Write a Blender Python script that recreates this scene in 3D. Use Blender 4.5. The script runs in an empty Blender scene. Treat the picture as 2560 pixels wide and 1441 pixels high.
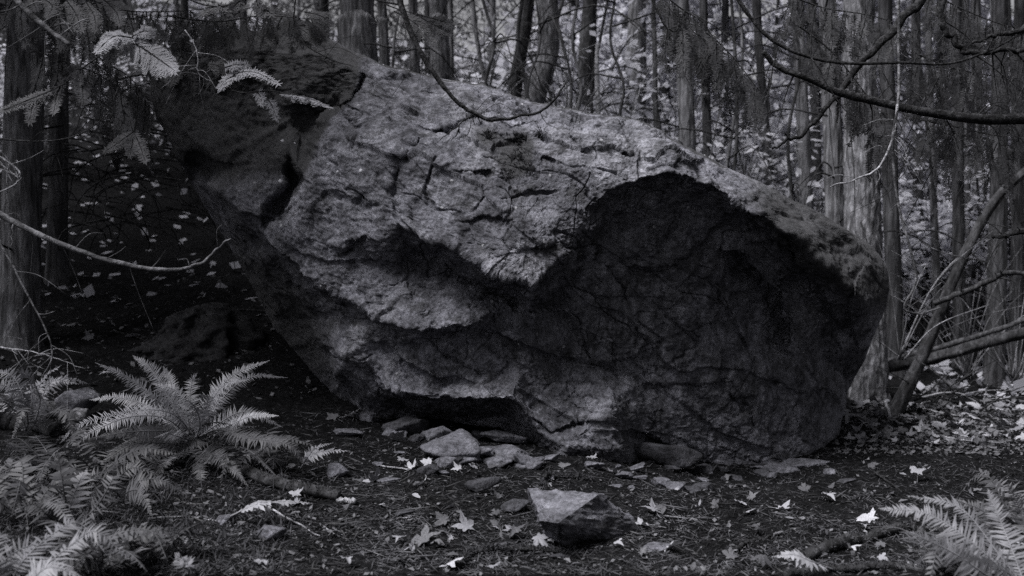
import bpy, bmesh, math, random
import numpy as np
from mathutils import Vector, Matrix
from mathutils.geometry import delaunay_2d_cdt

random.seed(7)
RS = np.random.RandomState(11)
SC = bpy.context.scene
COL = SC.collection
PI = math.pi

# ------------------------------------------------------------------ camera
CAM_H = 1.5
FPX = 2512.0                      # focal length in pixels of a 2560 px wide frame
PITCH = math.atan(200.5 / FPX)    # tilted slightly down
cam_data = bpy.data.cameras.new('camera')
cam = bpy.data.objects.new('camera', cam_data)
COL.objects.link(cam)
cam.location = (0, 0, CAM_H)
cam.rotation_euler = (PI / 2 - PITCH, 0, 0)
cam_data.sensor_width = 36.0
cam_data.lens = 36.0 * FPX / 2560.0
cam_data.clip_start = 0.05
cam_data.clip_end = 400
cam_data.dof.use_dof = True
cam_data.dof.focus_distance = 5.6
cam_data.dof.aperture_fstop = 2.0
SC.camera = cam

# ------------------------------------------------------------------ light
SUN_EL, SUN_AZ = math.radians(61), math.radians(-117)   # azimuth from +Y, clockwise: from behind-left of the camera
world = bpy.data.worlds.new('World')
SC.world = world
world.use_nodes = True
wn = world.node_tree.nodes
wl = world.node_tree.links
bg = wn['Background']
sky = wn.new('ShaderNodeTexSky')
sky.sky_type = 'NISHITA'
sky.sun_disc = False
sky.sun_elevation = SUN_EL
sky.sun_rotation = SUN_AZ
sky.dust_density = 3.0
bw = wn.new('ShaderNodeRGBToBW')
tint = wn.new('ShaderNodeMix')
tint.data_type = 'RGBA'; tint.blend_type = 'MULTIPLY'
tint.inputs[0].default_value = 1.0
tint.inputs[7].default_value = (0.98, 0.98, 1.03, 1)
wl.new(sky.outputs[0], bw.inputs[0])
wl.new(bw.outputs[0], tint.inputs[6])
wl.new(tint.outputs[2], bg.inputs[0])
bg.inputs[1].default_value = 0.072

sun_data = bpy.data.lights.new('sun', 'SUN')
sun_data.energy = 4.6
sun_data.angle = math.radians(32)
sun_data.color = (1.0, 0.99, 1.0)
sun = bpy.data.objects.new('sun', sun_data)
COL.objects.link(sun)
SUN_DIR = Vector((math.sin(SUN_AZ) * math.cos(SUN_EL), math.cos(SUN_AZ) * math.cos(SUN_EL), math.sin(SUN_EL)))
sun.rotation_euler = (-SUN_DIR).to_track_quat('-Z', 'Y').to_euler()

vs = SC.view_settings
vs.view_transform = 'Standard'
vs.look = 'None'
vs.exposure = 0.68
vs.gamma = 1.0
vs.use_curve_mapping = False
SC.cycles.max_bounces = 4
SC.cycles.diffuse_bounces = 2
SC.cycles.glossy_bounces = 1
SC.cycles.transmission_bounces = 3
SC.cycles.use_denoising = False
SC.cycles.caustics_reflective = False
SC.cycles.caustics_refractive = False

# ------------------------------------------------------------------ helpers: points
CP, SP = math.cos(PITCH), math.sin(PITCH)
def P(px, py, d):
    """world point seen at photo pixel (px, py) at d metres along the camera axis"""
    px = np.asarray(px, float); py = np.asarray(py, float); d = np.asarray(d, float)
    u = (px - 1280.0) / FPX; v = (720.5 - py) / FPX
    x = u * d
    y = (CP + v * SP) * d
    z = CAM_H + (-SP + v * CP) * d
    return np.stack(np.broadcast_arrays(x, y, z), -1)

# ------------------------------------------------------------------ helpers: noise
def _h(ix, iy, iz, seed):
    h = (ix.astype(np.int64) * 374761393 + iy.astype(np.int64) * 668265263 + iz.astype(np.int64) * 2147483647 + seed * 974634777) & 0xffffffff
    h = ((h ^ (h >> 13)) * 1274126177) & 0xffffffff
    h = ((h ^ (h >> 15)) * 2246822519) & 0xffffffff
    return (h ^ (h >> 16)) & 0xffffffff
_G = np.array([[1,1,0],[-1,1,0],[1,-1,0],[-1,-1,0],[1,0,1],[-1,0,1],[1,0,-1],[-1,0,-1],[0,1,1],[0,-1,1],[0,1,-1],[0,-1,-1],[1,1,0],[-1,1,0],[0,-1,1],[0,-1,-1]], float)
def perlin(p, seed=0):
    i = np.floor(p); f = p - i; i = i.astype(np.int64)
    w = f * f * f * (f * (f * 6 - 15) + 10)
    def g(dx, dy, dz):
        gr = _G[_h(i[..., 0] + dx, i[..., 1] + dy, i[..., 2] + dz, seed) & 15]
        return gr[..., 0] * (f[..., 0] - dx) + gr[..., 1] * (f[..., 1] - dy) + gr[..., 2] * (f[..., 2] - dz)
    def lerp(a, b, t): return a + (b - a) * t
    x00 = lerp(g(0,0,0), g(1,0,0), w[..., 0]); x10 = lerp(g(0,1,0), g(1,1,0), w[..., 0])
    x01 = lerp(g(0,0,1), g(1,0,1), w[..., 0]); x11 = lerp(g(0,1,1), g(1,1,1), w[..., 0])
    return lerp(lerp(x00, x10, w[..., 1]), lerp(x01, x11, w[..., 1]), w[..., 2])
def fbm(p, octaves=4, seed=0, gain=0.5, ridged=False):
    a = 1.0; s = 0.0; q = p
    for o in range(octaves):
        n = perlin(q, seed + o * 17)
        if ridged: n = 1 - 2 * np.abs(n) * 1.4
        s = s + a * n; a *= gain; q = q * 2.03 + 3.7
    return s
def chips(p, seed=0):
    """cellular fracture: every cell a plane with a tilt of its own; returns the height and the distance to the cell border"""
    base = np.floor(p).astype(np.int64)
    n = len(p)
    f1 = np.full(n, 9.0); f2 = np.full(n, 9.0); hgt = np.zeros(n)
    for dx in (-1, 0, 1):
        for dy in (-1, 0, 1):
            for dz in (-1, 0, 1):
                c = base + np.array([dx, dy, dz])
                r = [_h(c[:, 0], c[:, 1], c[:, 2], seed + k * 31) / 4294967295.0 for k in range(7)]
                q = c + np.stack(r[:3], 1)
                d = p - q
                dist = np.sqrt((d * d).sum(1))
                hh = (d * (np.stack(r[3:6], 1) - 0.5)).sum(1) * 1.6 + (r[6] - 0.5) * 0.4
                near = dist < f1
                f2 = np.where(near, f1, np.minimum(f2, dist))
                hgt = np.where(near, hh, hgt)
                f1 = np.where(near, dist, f1)
    return hgt, f2 - f1

# ------------------------------------------------------------------ helpers: meshes
def np_mesh(name, V, F, mats=None, smooth=True):
    """V (n,3); F is a list of arrays (m,3) or (m,4)"""
    me = bpy.data.meshes.new(name)
    if not isinstance(F, (list, tuple)): F = [F]
    F = [np.asarray(f, np.int32) for f in F if len(f)]
    V = np.asarray(V, np.float32)
    nl = sum(f.size for f in F); nf = sum(len(f) for f in F)
    me.vertices.add(len(V)); me.vertices.foreach_set('co', V.ravel())
    me.loops.add(nl); me.loops.foreach_set('vertex_index', np.concatenate([f.ravel() for f in F]))
    me.polygons.add(nf)
    st = []; tot = []; o = 0
    for f in F:
        k = f.shape[1]
        st.append(o + np.arange(len(f)) * k); tot.append(np.full(len(f), k)); o += f.size
    me.polygons.foreach_set('loop_start', np.concatenate(st).astype(np.int32))
    me.polygons.foreach_set('loop_total', np.concatenate(tot).astype(np.int32))
    me.polygons.foreach_set('use_smooth', np.full(nf, smooth))
    me.update(calc_edges=True)
    for m in (mats if isinstance(mats, (list, tuple)) else [mats]):
        if m: me.materials.append(m)
    return me
class MB:
    """collects vertices and faces into ONE mesh"""
    def __init__(s): s.v = []; s.f3 = []; s.f4 = []; s.n = 0
    def add(s, v, f3=None, f4=None):
        v = np.asarray(v, float).reshape(-1, 3)
        s.v.append(v)
        if f3 is not None and len(f3): s.f3.append(np.asarray(f3, np.int64).reshape(-1, 3) + s.n)
        if f4 is not None and len(f4): s.f4.append(np.asarray(f4, np.int64).reshape(-1, 4) + s.n)
        s.n += len(v)
    def arrays(s):
        V = np.concatenate(s.v)
        F = []
        if s.f3: F.append(np.concatenate(s.f3))
        if s.f4: F.append(np.concatenate(s.f4))
        return V, F
    def mesh(s, name, mat, smooth=True):
        V, F = s.arrays(); return np_mesh(name, V, F, mat, smooth)
def link(name, me, parent=None, loc=None, rot=None, scale=None):
    o = bpy.data.objects.new(name, me); COL.objects.link(o)
    if parent: o.parent = parent
    if loc is not None: o.location = loc
    if rot is not None: o.rotation_euler = rot
    if scale is not None: o.scale = (scale,) * 3 if isinstance(scale, (int, float)) else scale
    return o
def tag(o, label=None, cat=None, group=None, kind=None):
    if label: o['label'] = label
    if cat: o['category'] = cat
    if group: o['group'] = group
    if kind: o['kind'] = kind
    return o
def copy_tree(o, parent=None):
    c = o.copy(); COL.objects.link(c); c.parent = parent
    for ch in o.children: copy_tree(ch, c)
    return c
def empty(name, loc): 
    o = bpy.data.objects.new(name, None); COL.objects.link(o); o.location = loc; o.empty_display_size = 0.1
    return o
def spline(pts, n):
    """Catmull-Rom through pts (k, m)"""
    p = np.asarray(pts, float)
    p = np.concatenate([[2 * p[0] - p[1]], p, [2 * p[-1] - p[-2]]])
    k = len(p) - 3
    t = np.linspace(0, k, n); i = np.minimum(t.astype(int), k - 1); t = (t - i)[:, None]
    a, b, c, d = p[i], p[i + 1], p[i + 2], p[i + 3]
    return 0.5 * (2 * b + (c - a) * t + (2 * a - 5 * b + 4 * c - d) * t * t + (3 * b - a - 3 * c + d) * t ** 3)
def frames(path):
    T = np.gradient(path, axis=0); T /= np.linalg.norm(T, axis=1)[:, None] + 1e-9
    N = np.zeros_like(T)
    ref = np.array([0, 0, 1.0]) if abs(T[0, 2]) < 0.9 else np.array([0, 1.0, 0])
    n = np.cross(np.cross(T[0], ref), T[0]); n /= np.linalg.norm(n)
    for i in range(len(T)):
        n = n - T[i] * n.dot(T[i]); n /= np.linalg.norm(n) + 1e-9; N[i] = n
    return T, N, np.cross(T, N)
def tube(mb, path, rad, sides=6, cap=True, disp=None):
    path = np.asarray(path, float); n = len(path)
    rad = np.broadcast_to(np.asarray(rad, float), (n,))
    T, N, B = frames(path)
    a = np.arange(sides) / sides * 2 * PI
    R = rad[:, None]
    if disp is not None: R = R * (1 + disp(path, a))
    V = path[:, None] + (np.cos(a)[None, :, None] * N[:, None] + np.sin(a)[None, :, None] * B[:, None]) * R[..., None]
    i = np.arange(n - 1)[:, None] * sides; j = np.arange(sides)[None]
    j2 = (j + 1) % sides
    F = np.stack([i + j, i + j2, i + sides + j2, i + sides + j], -1).reshape(-1, 4)
    V = V.reshape(-1, 3)
    f3 = []
    if cap:
        c0 = len(V); V = np.concatenate([V, path[:1], path[-1:]])
        k = np.arange(sides); k2 = (k + 1) % sides
        f3 = np.concatenate([np.stack([np.full(sides, c0), k2, k], 1), np.stack([np.full(sides, c0 + 1), (n - 1) * sides + k, (n - 1) * sides + k2], 1)])
    mb.add(V, f3, F)

# ------------------------------------------------------------------ helpers: materials (a black and white place: greys with a breath of blue)
def g(v): return (v * 0.98, v * 0.98, min(1, v * 1.03), 1)
MATS = {}
def new_mat(name):
    m = bpy.data.materials.new(name); m.use_nodes = True
    nt = m.node_tree
    for n in list(nt.nodes): nt.nodes.remove(n)
    out = nt.nodes.new('ShaderNodeOutputMaterial')
    MATS[name] = m
    return m, nt, out
def N(nt, t, **kw):
    n = nt.nodes.new(t)
    for k, v in kw.items():
        if k.startswith('i_'): n.inputs[int(k[2:]) if k[2:].isdigit() else k[2:].replace('_', ' ')].default_value = v
        else: setattr(n, k, v)
    return n
def noise_node(nt, co, scale, detail=4, rough=0.55, dist=0.0):
    n = N(nt, 'ShaderNodeTexNoise'); n.inputs['Scale'].default_value = scale; n.inputs['Detail'].default_value = detail
    n.inputs['Roughness'].default_value = rough; n.inputs['Distortion'].default_value = dist
    if co: nt.links.new(co, n.inputs['Vector'])
    return n.outputs['Fac']
def ramp(nt, fac, stops):
    r = N(nt, 'ShaderNodeValToRGB'); e = r.color_ramp.elements
    while len(e) < len(stops): e.new(0.5)
    for k, (p, c) in enumerate(stops):
        e[k].position = p; e[k].color = c if isinstance(c, tuple) else g(c)
    nt.links.new(fac, r.inputs[0]); return r.outputs[0]
def mixc(nt, a, b, fac, mode='MIX'):
    m = N(nt, 'ShaderNodeMix', data_type='RGBA', blend_type=mode)
    for sock, v in ((m.inputs[0], fac), (m.inputs[6], a), (m.inputs[7], b)):
        if hasattr(v, 'links'): nt.links.new(v, sock)
        else: sock.default_value = v
    return m.outputs[2]
def math_n(nt, op, a, b=None):
    m = N(nt, 'ShaderNodeMath', operation=op)
    for k, v in enumerate((a, b)):
        if v is None: continue
        if hasattr(v, 'links'): nt.links.new(v, m.inputs[k])
        else: m.inputs[k].default_value = v
    return m.outputs[0]
def bump(nt, h, strength, dist, prev=None):
    b = N(nt, 'ShaderNodeBump'); b.inputs['Strength'].default_value = strength; b.inputs['Distance'].default_value = dist
    nt.links.new(h, b.inputs['Height'])
    if prev: nt.links.new(prev, b.inputs['Normal'])
    return b.outputs[0]
def principled(nt, out, col, rough=0.9, normal=None, spec=0.3):
    b = N(nt, 'ShaderNodeBsdfPrincipled')
    b.inputs['Specular IOR Level'].default_value = spec
    if hasattr(rough, 'links'): nt.links.new(rough, b.inputs['Roughness'])
    else: b.inputs['Roughness'].default_value = rough
    if hasattr(col, 'links'): nt.links.new(col, b.inputs['Base Color'])
    else: b.inputs['Base Color'].default_value = col
    if normal: nt.links.new(normal, b.inputs['Normal'])
    nt.links.new(b.outputs[0], out.inputs[0]); return b
def obj_co(nt): return N(nt, 'ShaderNodeTexCoord').outputs['Object']
def stretch(nt, co, sx, sy, sz):
    m = N(nt, 'ShaderNodeMapping'); m.inputs['Scale'].default_value = (sx, sy, sz); nt.links.new(co, m.inputs[0]); return m.outputs[0]

def rock_mat(name, lo, hi, moss=False):
    m, nt, out = new_mat(name); co = obj_co(nt)
    n1 = noise_node(nt, co, 1.6, 6, 0.6, 0.4); n2 = noise_node(nt, co, 9, 8, 0.68); n3 = noise_node(nt, co, 55, 5, 0.7)
    c = ramp(nt, n2, [(0.30, lo * 0.6), (0.46, (lo + hi) / 2), (0.60, hi * 1.1), (0.75, hi * 1.5)])
    c = mixc(nt, c, ramp(nt, n1, [(0.35, 0.5), (0.6, 1.0)]), 0.75, 'MULTIPLY')
    c = mixc(nt, c, ramp(nt, n3, [(0.40, 0.25), (0.5, 0.8), (0.62, 1.0)]), 0.7, 'MULTIPLY')
    # each fracture face weathered to its own tone
    vc = N(nt, 'ShaderNodeTexVoronoi'); vc.inputs['Scale'].default_value = 2.3
    wv = N(nt, 'ShaderNodeVectorMath', operation='MULTIPLY_ADD'); nn3 = N(nt, 'ShaderNodeTexNoise'); nn3.inputs['Scale'].default_value = 3.0; nn3.inputs['Detail'].default_value = 5
    nt.links.new(co, nn3.inputs['Vector']); nt.links.new(nn3.outputs['Color'], wv.inputs[0]); wv.inputs[1].default_value = (0.5, 0.5, 0.5); nt.links.new(co, wv.inputs[2]); nt.links.new(wv.outputs[0], vc.inputs['Vector'])
    sep = N(nt, 'ShaderNodeSeparateColor'); nt.links.new(vc.outputs['Color'], sep.inputs[0])
    c = mixc(nt, c, ramp(nt, sep.outputs[0], [(0.1, 0.55), (0.5, 0.95), (0.9, 1.0)]), 0.8, 'MULTIPLY')
    # crusts of black lichen and a few small pale ones
    l1 = noise_node(nt, co, 4.5, 10, 0.75, 0.3)
    c = mixc(nt, c, g(lo * 0.45), ramp(nt, l1, [(0.54, (0,0,0,1)), (0.62, (0.75,0.75,0.75,1))]))
    vo = N(nt, 'ShaderNodeTexVoronoi'); vo.inputs['Scale'].default_value = 7.0; nt.links.new(co, vo.inputs['Vector'])
    l2 = noise_node(nt, co, 30, 3, 0.6)
    dd = math_n(nt, 'ADD', vo.outputs['Distance'], math_n(nt, 'MULTIPLY', l2, 0.12))
    pale = ramp(nt, dd, [(0.11, (1,1,1,1)), (0.14, (0,0,0,1))])
    c = mixc(nt, c, g(hi * 1.7), mixc(nt, (0,0,0,1), pale, 0.55))
    if moss:  # mask holds real moss and painted shade alike
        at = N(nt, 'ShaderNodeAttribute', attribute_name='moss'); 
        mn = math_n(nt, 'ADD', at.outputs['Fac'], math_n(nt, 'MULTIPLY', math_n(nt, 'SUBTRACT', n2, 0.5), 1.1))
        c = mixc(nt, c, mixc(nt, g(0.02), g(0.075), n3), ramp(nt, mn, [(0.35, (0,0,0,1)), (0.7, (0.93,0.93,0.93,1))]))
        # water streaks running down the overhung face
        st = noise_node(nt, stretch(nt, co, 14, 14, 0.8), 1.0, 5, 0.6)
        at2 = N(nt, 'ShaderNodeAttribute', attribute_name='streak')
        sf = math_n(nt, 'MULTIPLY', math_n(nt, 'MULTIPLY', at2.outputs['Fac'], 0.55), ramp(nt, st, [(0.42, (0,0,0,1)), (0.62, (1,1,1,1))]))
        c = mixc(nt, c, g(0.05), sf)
    h = bump(nt, noise_node(nt, co, 26, 6, 0.78), 0.75, 0.03)
    principled(nt, out, c, 0.88, h, 0.2)
    return m
# ------------------------------------------------------------------ terrain
_ctl = np.array([(0,1441,3.75),(640,1441,3.9),(1280,1441,4.0),(1900,1441,4.1),(2560,1441,4.15),(490,1115,5.75),(100,1130,5.5),(890,1028,7.0),(1130,1062,6.75),(1300,1092,6.6),(1450,1300,4.72),
    (1560,1158,6.45),(1750,1170,6.98),(1900,1160,7.06),(2030,1135,7.28),(2090,1095,7.6),(2200,1008,9.3),(2450,1015,9.2),(2540,1120,6.9),(60,860,8.3),(145,705,10.5),
    (330,860,8.6),(400,660,11.5),(600,720,9.8),(450,400,17),(150,400,17),(300,250,24),(2545,930,14),(2300,820,22),(1840,400,24),(1200,150,32),(700,80,34),(2500,640,34)], float)
TC = P(_ctl[:, 0], _ctl[:, 1], _ctl[:, 2])
TC = np.concatenate([TC, [[-9, 2, .9], [9, 2, -.9], [0, -3, -.05], [-22, 10, 3.4], [20, 12, -2.4], [-40, 45, 13], [45, 45, -3], [0, 60, 9.5], [0, 95, 15]]])
def _tps(r2): return np.where(r2 > 1e-9, 0.5 * r2 * np.log(np.maximum(r2, 1e-9)), 0)
def _fit(pts, lam=0.15):
    n = len(pts); XY = pts[:, :2]
    K = _tps(((XY[:, None] - XY[None]) ** 2).sum(-1)) + lam * np.eye(n)
    Pm = np.concatenate([np.ones((n, 1)), XY], 1)
    A = np.block([[K, Pm], [Pm.T, np.zeros((3, 3))]])
    return np.linalg.solve(A, np.concatenate([pts[:, 2], np.zeros(3)]))
TW = _fit(TC)
def terrain(x, y):
    x = np.asarray(x, float); y = np.asarray(y, float); sh = np.broadcast(x, y).shape
    xf = np.broadcast_to(x, sh).ravel(); yf = np.broadcast_to(y, sh).ravel()
    z = TW[-3] + TW[-2] * xf + TW[-1] * yf
    for k in range(len(TC)): z = z + TW[k] * _tps((xf - TC[k, 0]) ** 2 + (yf - TC[k, 1]) ** 2)
    q = np.stack([xf, yf, 0 * xf], 1)
    z = z + 0.045 * fbm(q * 1.3, 3, 5) + 0.012 * fbm(q * 7, 3, 9)
    return z.reshape(sh)
_lx = np.arange(-16, 16.01, 0.1); _ly = np.arange(1, 46, 0.1)
_LUT = terrain(*np.meshgrid(_lx, _ly))
def ter(x, y):
    fx = np.clip((np.asarray(x) + 16) / 0.1, 0, len(_lx) - 1.001); fy = np.clip((np.asarray(y) - 1) / 0.1, 0, len(_ly) - 1.001)
    ix = fx.astype(int); iy = fy.astype(int); fx = fx - ix; fy = fy - iy
    return (_LUT[iy, ix] * (1 - fx) + _LUT[iy, ix + 1] * fx) * (1 - fy) + (_LUT[iy + 1, ix] * (1 - fx) + _LUT[iy + 1, ix + 1] * fx) * fy
def G(px, py):
    """where the ray through photo pixels (px, py) meets the ground"""
    px = np.atleast_1d(np.asarray(px, float)); py = np.atleast_1d(np.asarray(py, float))
    ds = np.concatenate([np.arange(3.0, 12, 0.06), np.arange(12, 60, 0.4)])
    best = np.full(len(px), 60.0); done = np.zeros(len(px), bool)
    for d in ds:
        q = P(px, py, d); hit = (~done) & (q[:, 2] < ter(q[:, 0], q[:, 1]))
        best[hit] = d; done |= hit
    lo = best - 0.4; hi = best.copy(); lo = np.where(best < 12, best - 0.06, lo)
    for _ in range(7):
        m = (lo + hi) / 2; q = P(px, py, m); h = q[:, 2] < ter(q[:, 0], q[:, 1])
        hi = np.where(h, m, hi); lo = np.where(h, lo, m)
    q = P(px, py, hi); q[:, 2] = ter(q[:, 0], q[:, 1])
    return q
def GZ(x, y): return float(terrain(np.array([x]), np.array([y]))[0])

def ground_mat():
    m, nt, out = new_mat('forest_soil'); co = obj_co(nt)
    n1 = noise_node(nt, co, 1.4, 5, 0.6); n2 = noise_node(nt, co, 24, 8, 0.75); n3 = noise_node(nt, co, 110, 4, 0.7)
    c = ramp(nt, n2, [(0.35, 0.005), (0.52, 0.014), (0.66, 0.032), (0.75, 0.07)])
    c = mixc(nt, c, ramp(nt, n1, [(0.35, 0.4), (0.65, 1.0)]), 0.8, 'MULTIPLY')
    c = mixc(nt, c, ramp(nt, n3, [(0.42, 0.35), (0.55, 1.0)]), 0.6, 'MULTIPLY')
    h = bump(nt, n2, 0.8, 0.03); h = bump(nt, n3, 0.7, 0.012, h)
    principled(nt, out, c, 0.95, h, 0.05)
    return m
def axis(lo, hi, c0, c1, fine, coarse_n):
    mid = np.arange(c0, c1, fine)
    a = c0 - np.geomspace(fine, c0 - lo, coarse_n)[::-1]; b = mid[-1] + np.geomspace(fine, hi - mid[-1], coarse_n)
    return np.concatenate([a, mid, b])
gx = axis(-110, 110, -5.5, 5.5, 0.045, 60); gy = axis(-40, 140, 2.8, 11, 0.045, 60)
GX, GY = np.meshgrid(gx, gy)
GV = np.stack([GX, GY, terrain(GX, GY)], -1).reshape(-1, 3)
near = np.clip(1 - (np.abs(GV[:, 1] - 6.5) - 4.5) / 3, 0, 1)
GV[:, 2] += near * 0.012 * fbm(np.stack([GV[:, 0] * 16, GV[:, 1] * 16, 0 * GV[:, 0]], 1), 3, 21) * 1.2
nx, ny = len(gx), len(gy)
ii = (np.arange(ny - 1)[:, None] * nx + np.arange(nx - 1)[None]).ravel()
ground = link('ground', np_mesh('ground', GV, np.stack([ii, ii + 1, ii + nx + 1, ii + nx], 1), ground_mat()))
tag(ground, 'dark forest floor of damp soil, rising to the left', kind='structure')

# ------------------------------------------------------------------ the boulder
OUT = np.array([(372,190,7.25),(380,250,7.2),(392,300,7.2),(425,345,7.1),(447,400,7.1),(480,460,7.35),(520,530,7.6),(560,592,7.75),(610,680,7.8),(660,770,7.8),(700,835,7.75),(760,905,7.65),(815,965,7.55),(870,1020,7.3),
    (900,1075,7.1),(960,1100,7.0),(1150,1130,6.9),(1300,1150,6.75),(1400,1190,6.3),(1560,1215,6.5),(1750,1225,7.02),(1900,1215,7.12),(2020,1185,7.3),(2095,1120,7.65),
    (2103,1060,7.8),(2110,1010,7.9),(2125,965,8.0),(2160,905,7.7),(2185,840,7.5),(2215,770,7.4),(2224,725,7.35),(2216,665,7.35),(2185,622,7.4),(2120,578,7.4),(2050,535,7.3),(1980,500,7.2),(1900,455,7.1),(1830,425,7.0),
    (1760,388,7.0),(1700,360,7.0),(1650,325,7.0),(1600,302,7.05),(1550,293,7.1),(1480,285,7.15),(1400,268,7.2),(1330,255,7.2),(1250,228,7.25),(1200,212,7.25),(1140,203,7.2),(1100,196,7.15),(1050,187,7.15),(1000,172,7.1),(950,160,7.05),
    (915,140,7.1),(880,128,7.2),(830,100,7.3),(780,82,7.35),(720,76,7.4),(640,78,7.4),(560,88,7.4),(480,105,7.35),(420,135,7.3)], float)
CEN = np.array([1330.0, 640.0])
INN = np.array([
 # recessed left slab
 (440,210,7.0),(520,140,6.95),(640,120,6.92),(740,120,6.95),(830,140,6.95),(450,300,6.98),(600,240,6.9),(720,285,6.86),(800,190,6.9),(760,240,6.86),(500,370,6.92),(545,390,6.88),(620,332,6.84),(690,310,6.82),
 (560,425,6.86),(640,360,6.72),(720,370,6.66),(640,450,6.6),(715,455,6.62),(545,470,6.68),(600,530,6.62),(660,520,6.6),
 # shoulder and crevice
 (875,170,6.9),(842,262,6.98),(800,300,6.97),(770,340,6.92),(738,455,6.86),(700,520,6.84),(905,200,6.78),
 (935,195,6.68),(892,262,6.5),(820,332,6.44),(775,462,6.42),(720,550,6.44),
 # centre-left block
 (960,255,6.55),(1050,340,6.34),(985,405,6.26),(900,340,6.38),(900,450,6.3),(850,520,6.34),(1000,500,6.2),(1000,565,6.17),(870,600,6.3),
 # top band
 (1060,270,6.66),(1060,225,6.85),(1180,330,6.38),(1160,250,6.8),(1300,325,6.36),(1270,265,6.85),(1420,335,6.32),(1400,295,6.75),(1550,345,6.28),(1530,312,6.7),(1640,375,6.26),(1620,330,6.65),(1700,410,6.2),(1740,400,6.5),
 # bright face and its lip
 (1120,420,6.2),(1150,500,6.1),(1300,430,6.15),(1290,560,5.98),(1190,600,6.03),(1430,430,6.14),(1390,560,6.0),(1530,420,6.14),
 (1040,575,6.12),(1110,610,6.05),(1190,655,5.98),(1250,690,5.95),(1330,712,5.94),(1400,645,6.0),(1440,590,6.05),(1470,505,6.1),(1520,465,6.12),(1600,447,6.13),(1680,430,6.14),(1750,450,6.18),(1830,500,6.25),(1920,550,6.36),(2000,600,6.5),(2090,680,6.7),(2165,760,6.95),
 (1900,500,6.62),(2050,580,6.85),(2150,660,7.0),
 # under the lip
 (1055,625,6.38),(1150,690,6.42),(1250,745,6.38),(1330,770,6.32),(1430,720,6.34),(1450,640,6.16),(1500,640,6.36),(1500,540,6.24),(1540,560,6.4),(1600,480,6.24),(1650,520,6.36),(1740,520,6.44),(1800,570,6.5),(1900,640,6.66),(1960,700,6.9),(2050,790,7.1),(2130,860,7.35),
 # ledge below centre
 (650,575,6.64),(690,640,6.62),(760,690,6.5),(800,620,6.4),(900,650,6.36),(950,720,6.32),(850,745,6.42),(900,768,6.34),(960,800,6.28),(1050,826,6.16),(1170,816,6.16),(1245,768,6.3),(1100,735,6.36),(1000,690,6.38),
 (610,620,7.25),(690,735,7.3),(760,800,7.3),(760,740,6.85),(830,790,6.75),
 # lower-left block
 (832,800,6.66),(822,850,6.68),(850,935,6.66),(905,985,6.7),(900,800,6.46),(870,880,6.48),(960,925,6.42),(1000,860,6.36),(1080,900,6.36),(1150,945,6.4),(790,880,7.25),(840,975,7.2),(900,1020,6.95),
 (1060,860,6.36),(1200,850,6.34),(1330,840,6.33),(1480,840,6.46),(1300,920,6.34),(1450,920,6.46),
 (950,935,6.46),(1000,975,6.34),(1080,995,6.28),(1150,990,6.22),(1290,1000,6.2),(1000,1025,6.85),(1150,1045,6.9),(1270,1055,6.8),(960,1040,6.9),
 # foot
 (1345,1000,6.38),(1450,965,6.42),(1550,985,6.44),(1345,1070,6.28),(1415,1120,6.18),(1500,1050,6.24),(1560,1130,6.26),(1430,1040,6.34),(1620,1100,6.72),
 # dark wall to the right
 (1600,930,6.7),(1620,780,6.66),(1750,720,6.72),(1750,860,6.84),(1880,780,6.9),(1750,1000,6.92),(1750,1140,7.0),(1860,1030,7.02),(1890,1130,7.1),(1900,900,7.0),(2000,1000,7.2),(2010,1110,7.3),(1990,860,7.1),
 (2060,900,7.5),(2075,980,7.6),(2070,1070,7.55)], float)

def interp_tri(pts, q):
    """piecewise-linear depth over a constrained triangulation (facets with edges of their own)"""
    n_out = len(OUT)
    e = [(i, (i + 1) % n_out) for i in range(n_out)]
    vs_, _, fs, orig, _, _ = delaunay_2d_cdt([Vector(p[:2]) for p in pts], e, [], 1, 1e-4)
    val = np.array([pts[o[0], 2] if o else 6.8 for o in orig])
    V2 = np.array([tuple(v) for v in vs_])
    out = np.full(len(q), np.nan)
    for f in fs:
        a, b, c = V2[f[0]], V2[f[1]], V2[f[2]]
        lo = np.minimum(np.minimum(a, b), c) - 0.5; hi = np.maximum(np.maximum(a, b), c) + 0.5
        k = np.where((q[:, 0] >= lo[0]) & (q[:, 0] <= hi[0]) & (q[:, 1] >= lo[1]) & (q[:, 1] <= hi[1]))[0]
        if not len(k): continue
        d = (b[0]-a[0])*(c[1]-a[1]) - (c[0]-a[0])*(b[1]-a[1])
        if abs(d) < 1e-9: continue
        qq = q[k] - a
        w1 = (qq[:, 0]*(c[1]-a[1]) - (c[0]-a[0])*qq[:, 1]) / d
        w2 = ((b[0]-a[0])*qq[:, 1] - qq[:, 0]*(b[1]-a[1])) / d
        m = (w1 >= -1e-4) & (w2 >= -1e-4) & (w1 + w2 <= 1 + 1e-4)
        out[k[m]] = val[f[0]] * (1 - w1[m] - w2[m]) + val[f[1]] * w1[m] + val[f[2]] * w2[m]
    return out
def smooth_grid(D, k):
    for _ in range(k):
        D = (D * 2 + np.roll(D, 1, 0) + np.roll(D, -1, 0)) / 4
        D[:, 1:-1] = (D[:, 1:-1] * 2 + D[:, 2:] + D[:, :-2]) / 4
    return D
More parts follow.
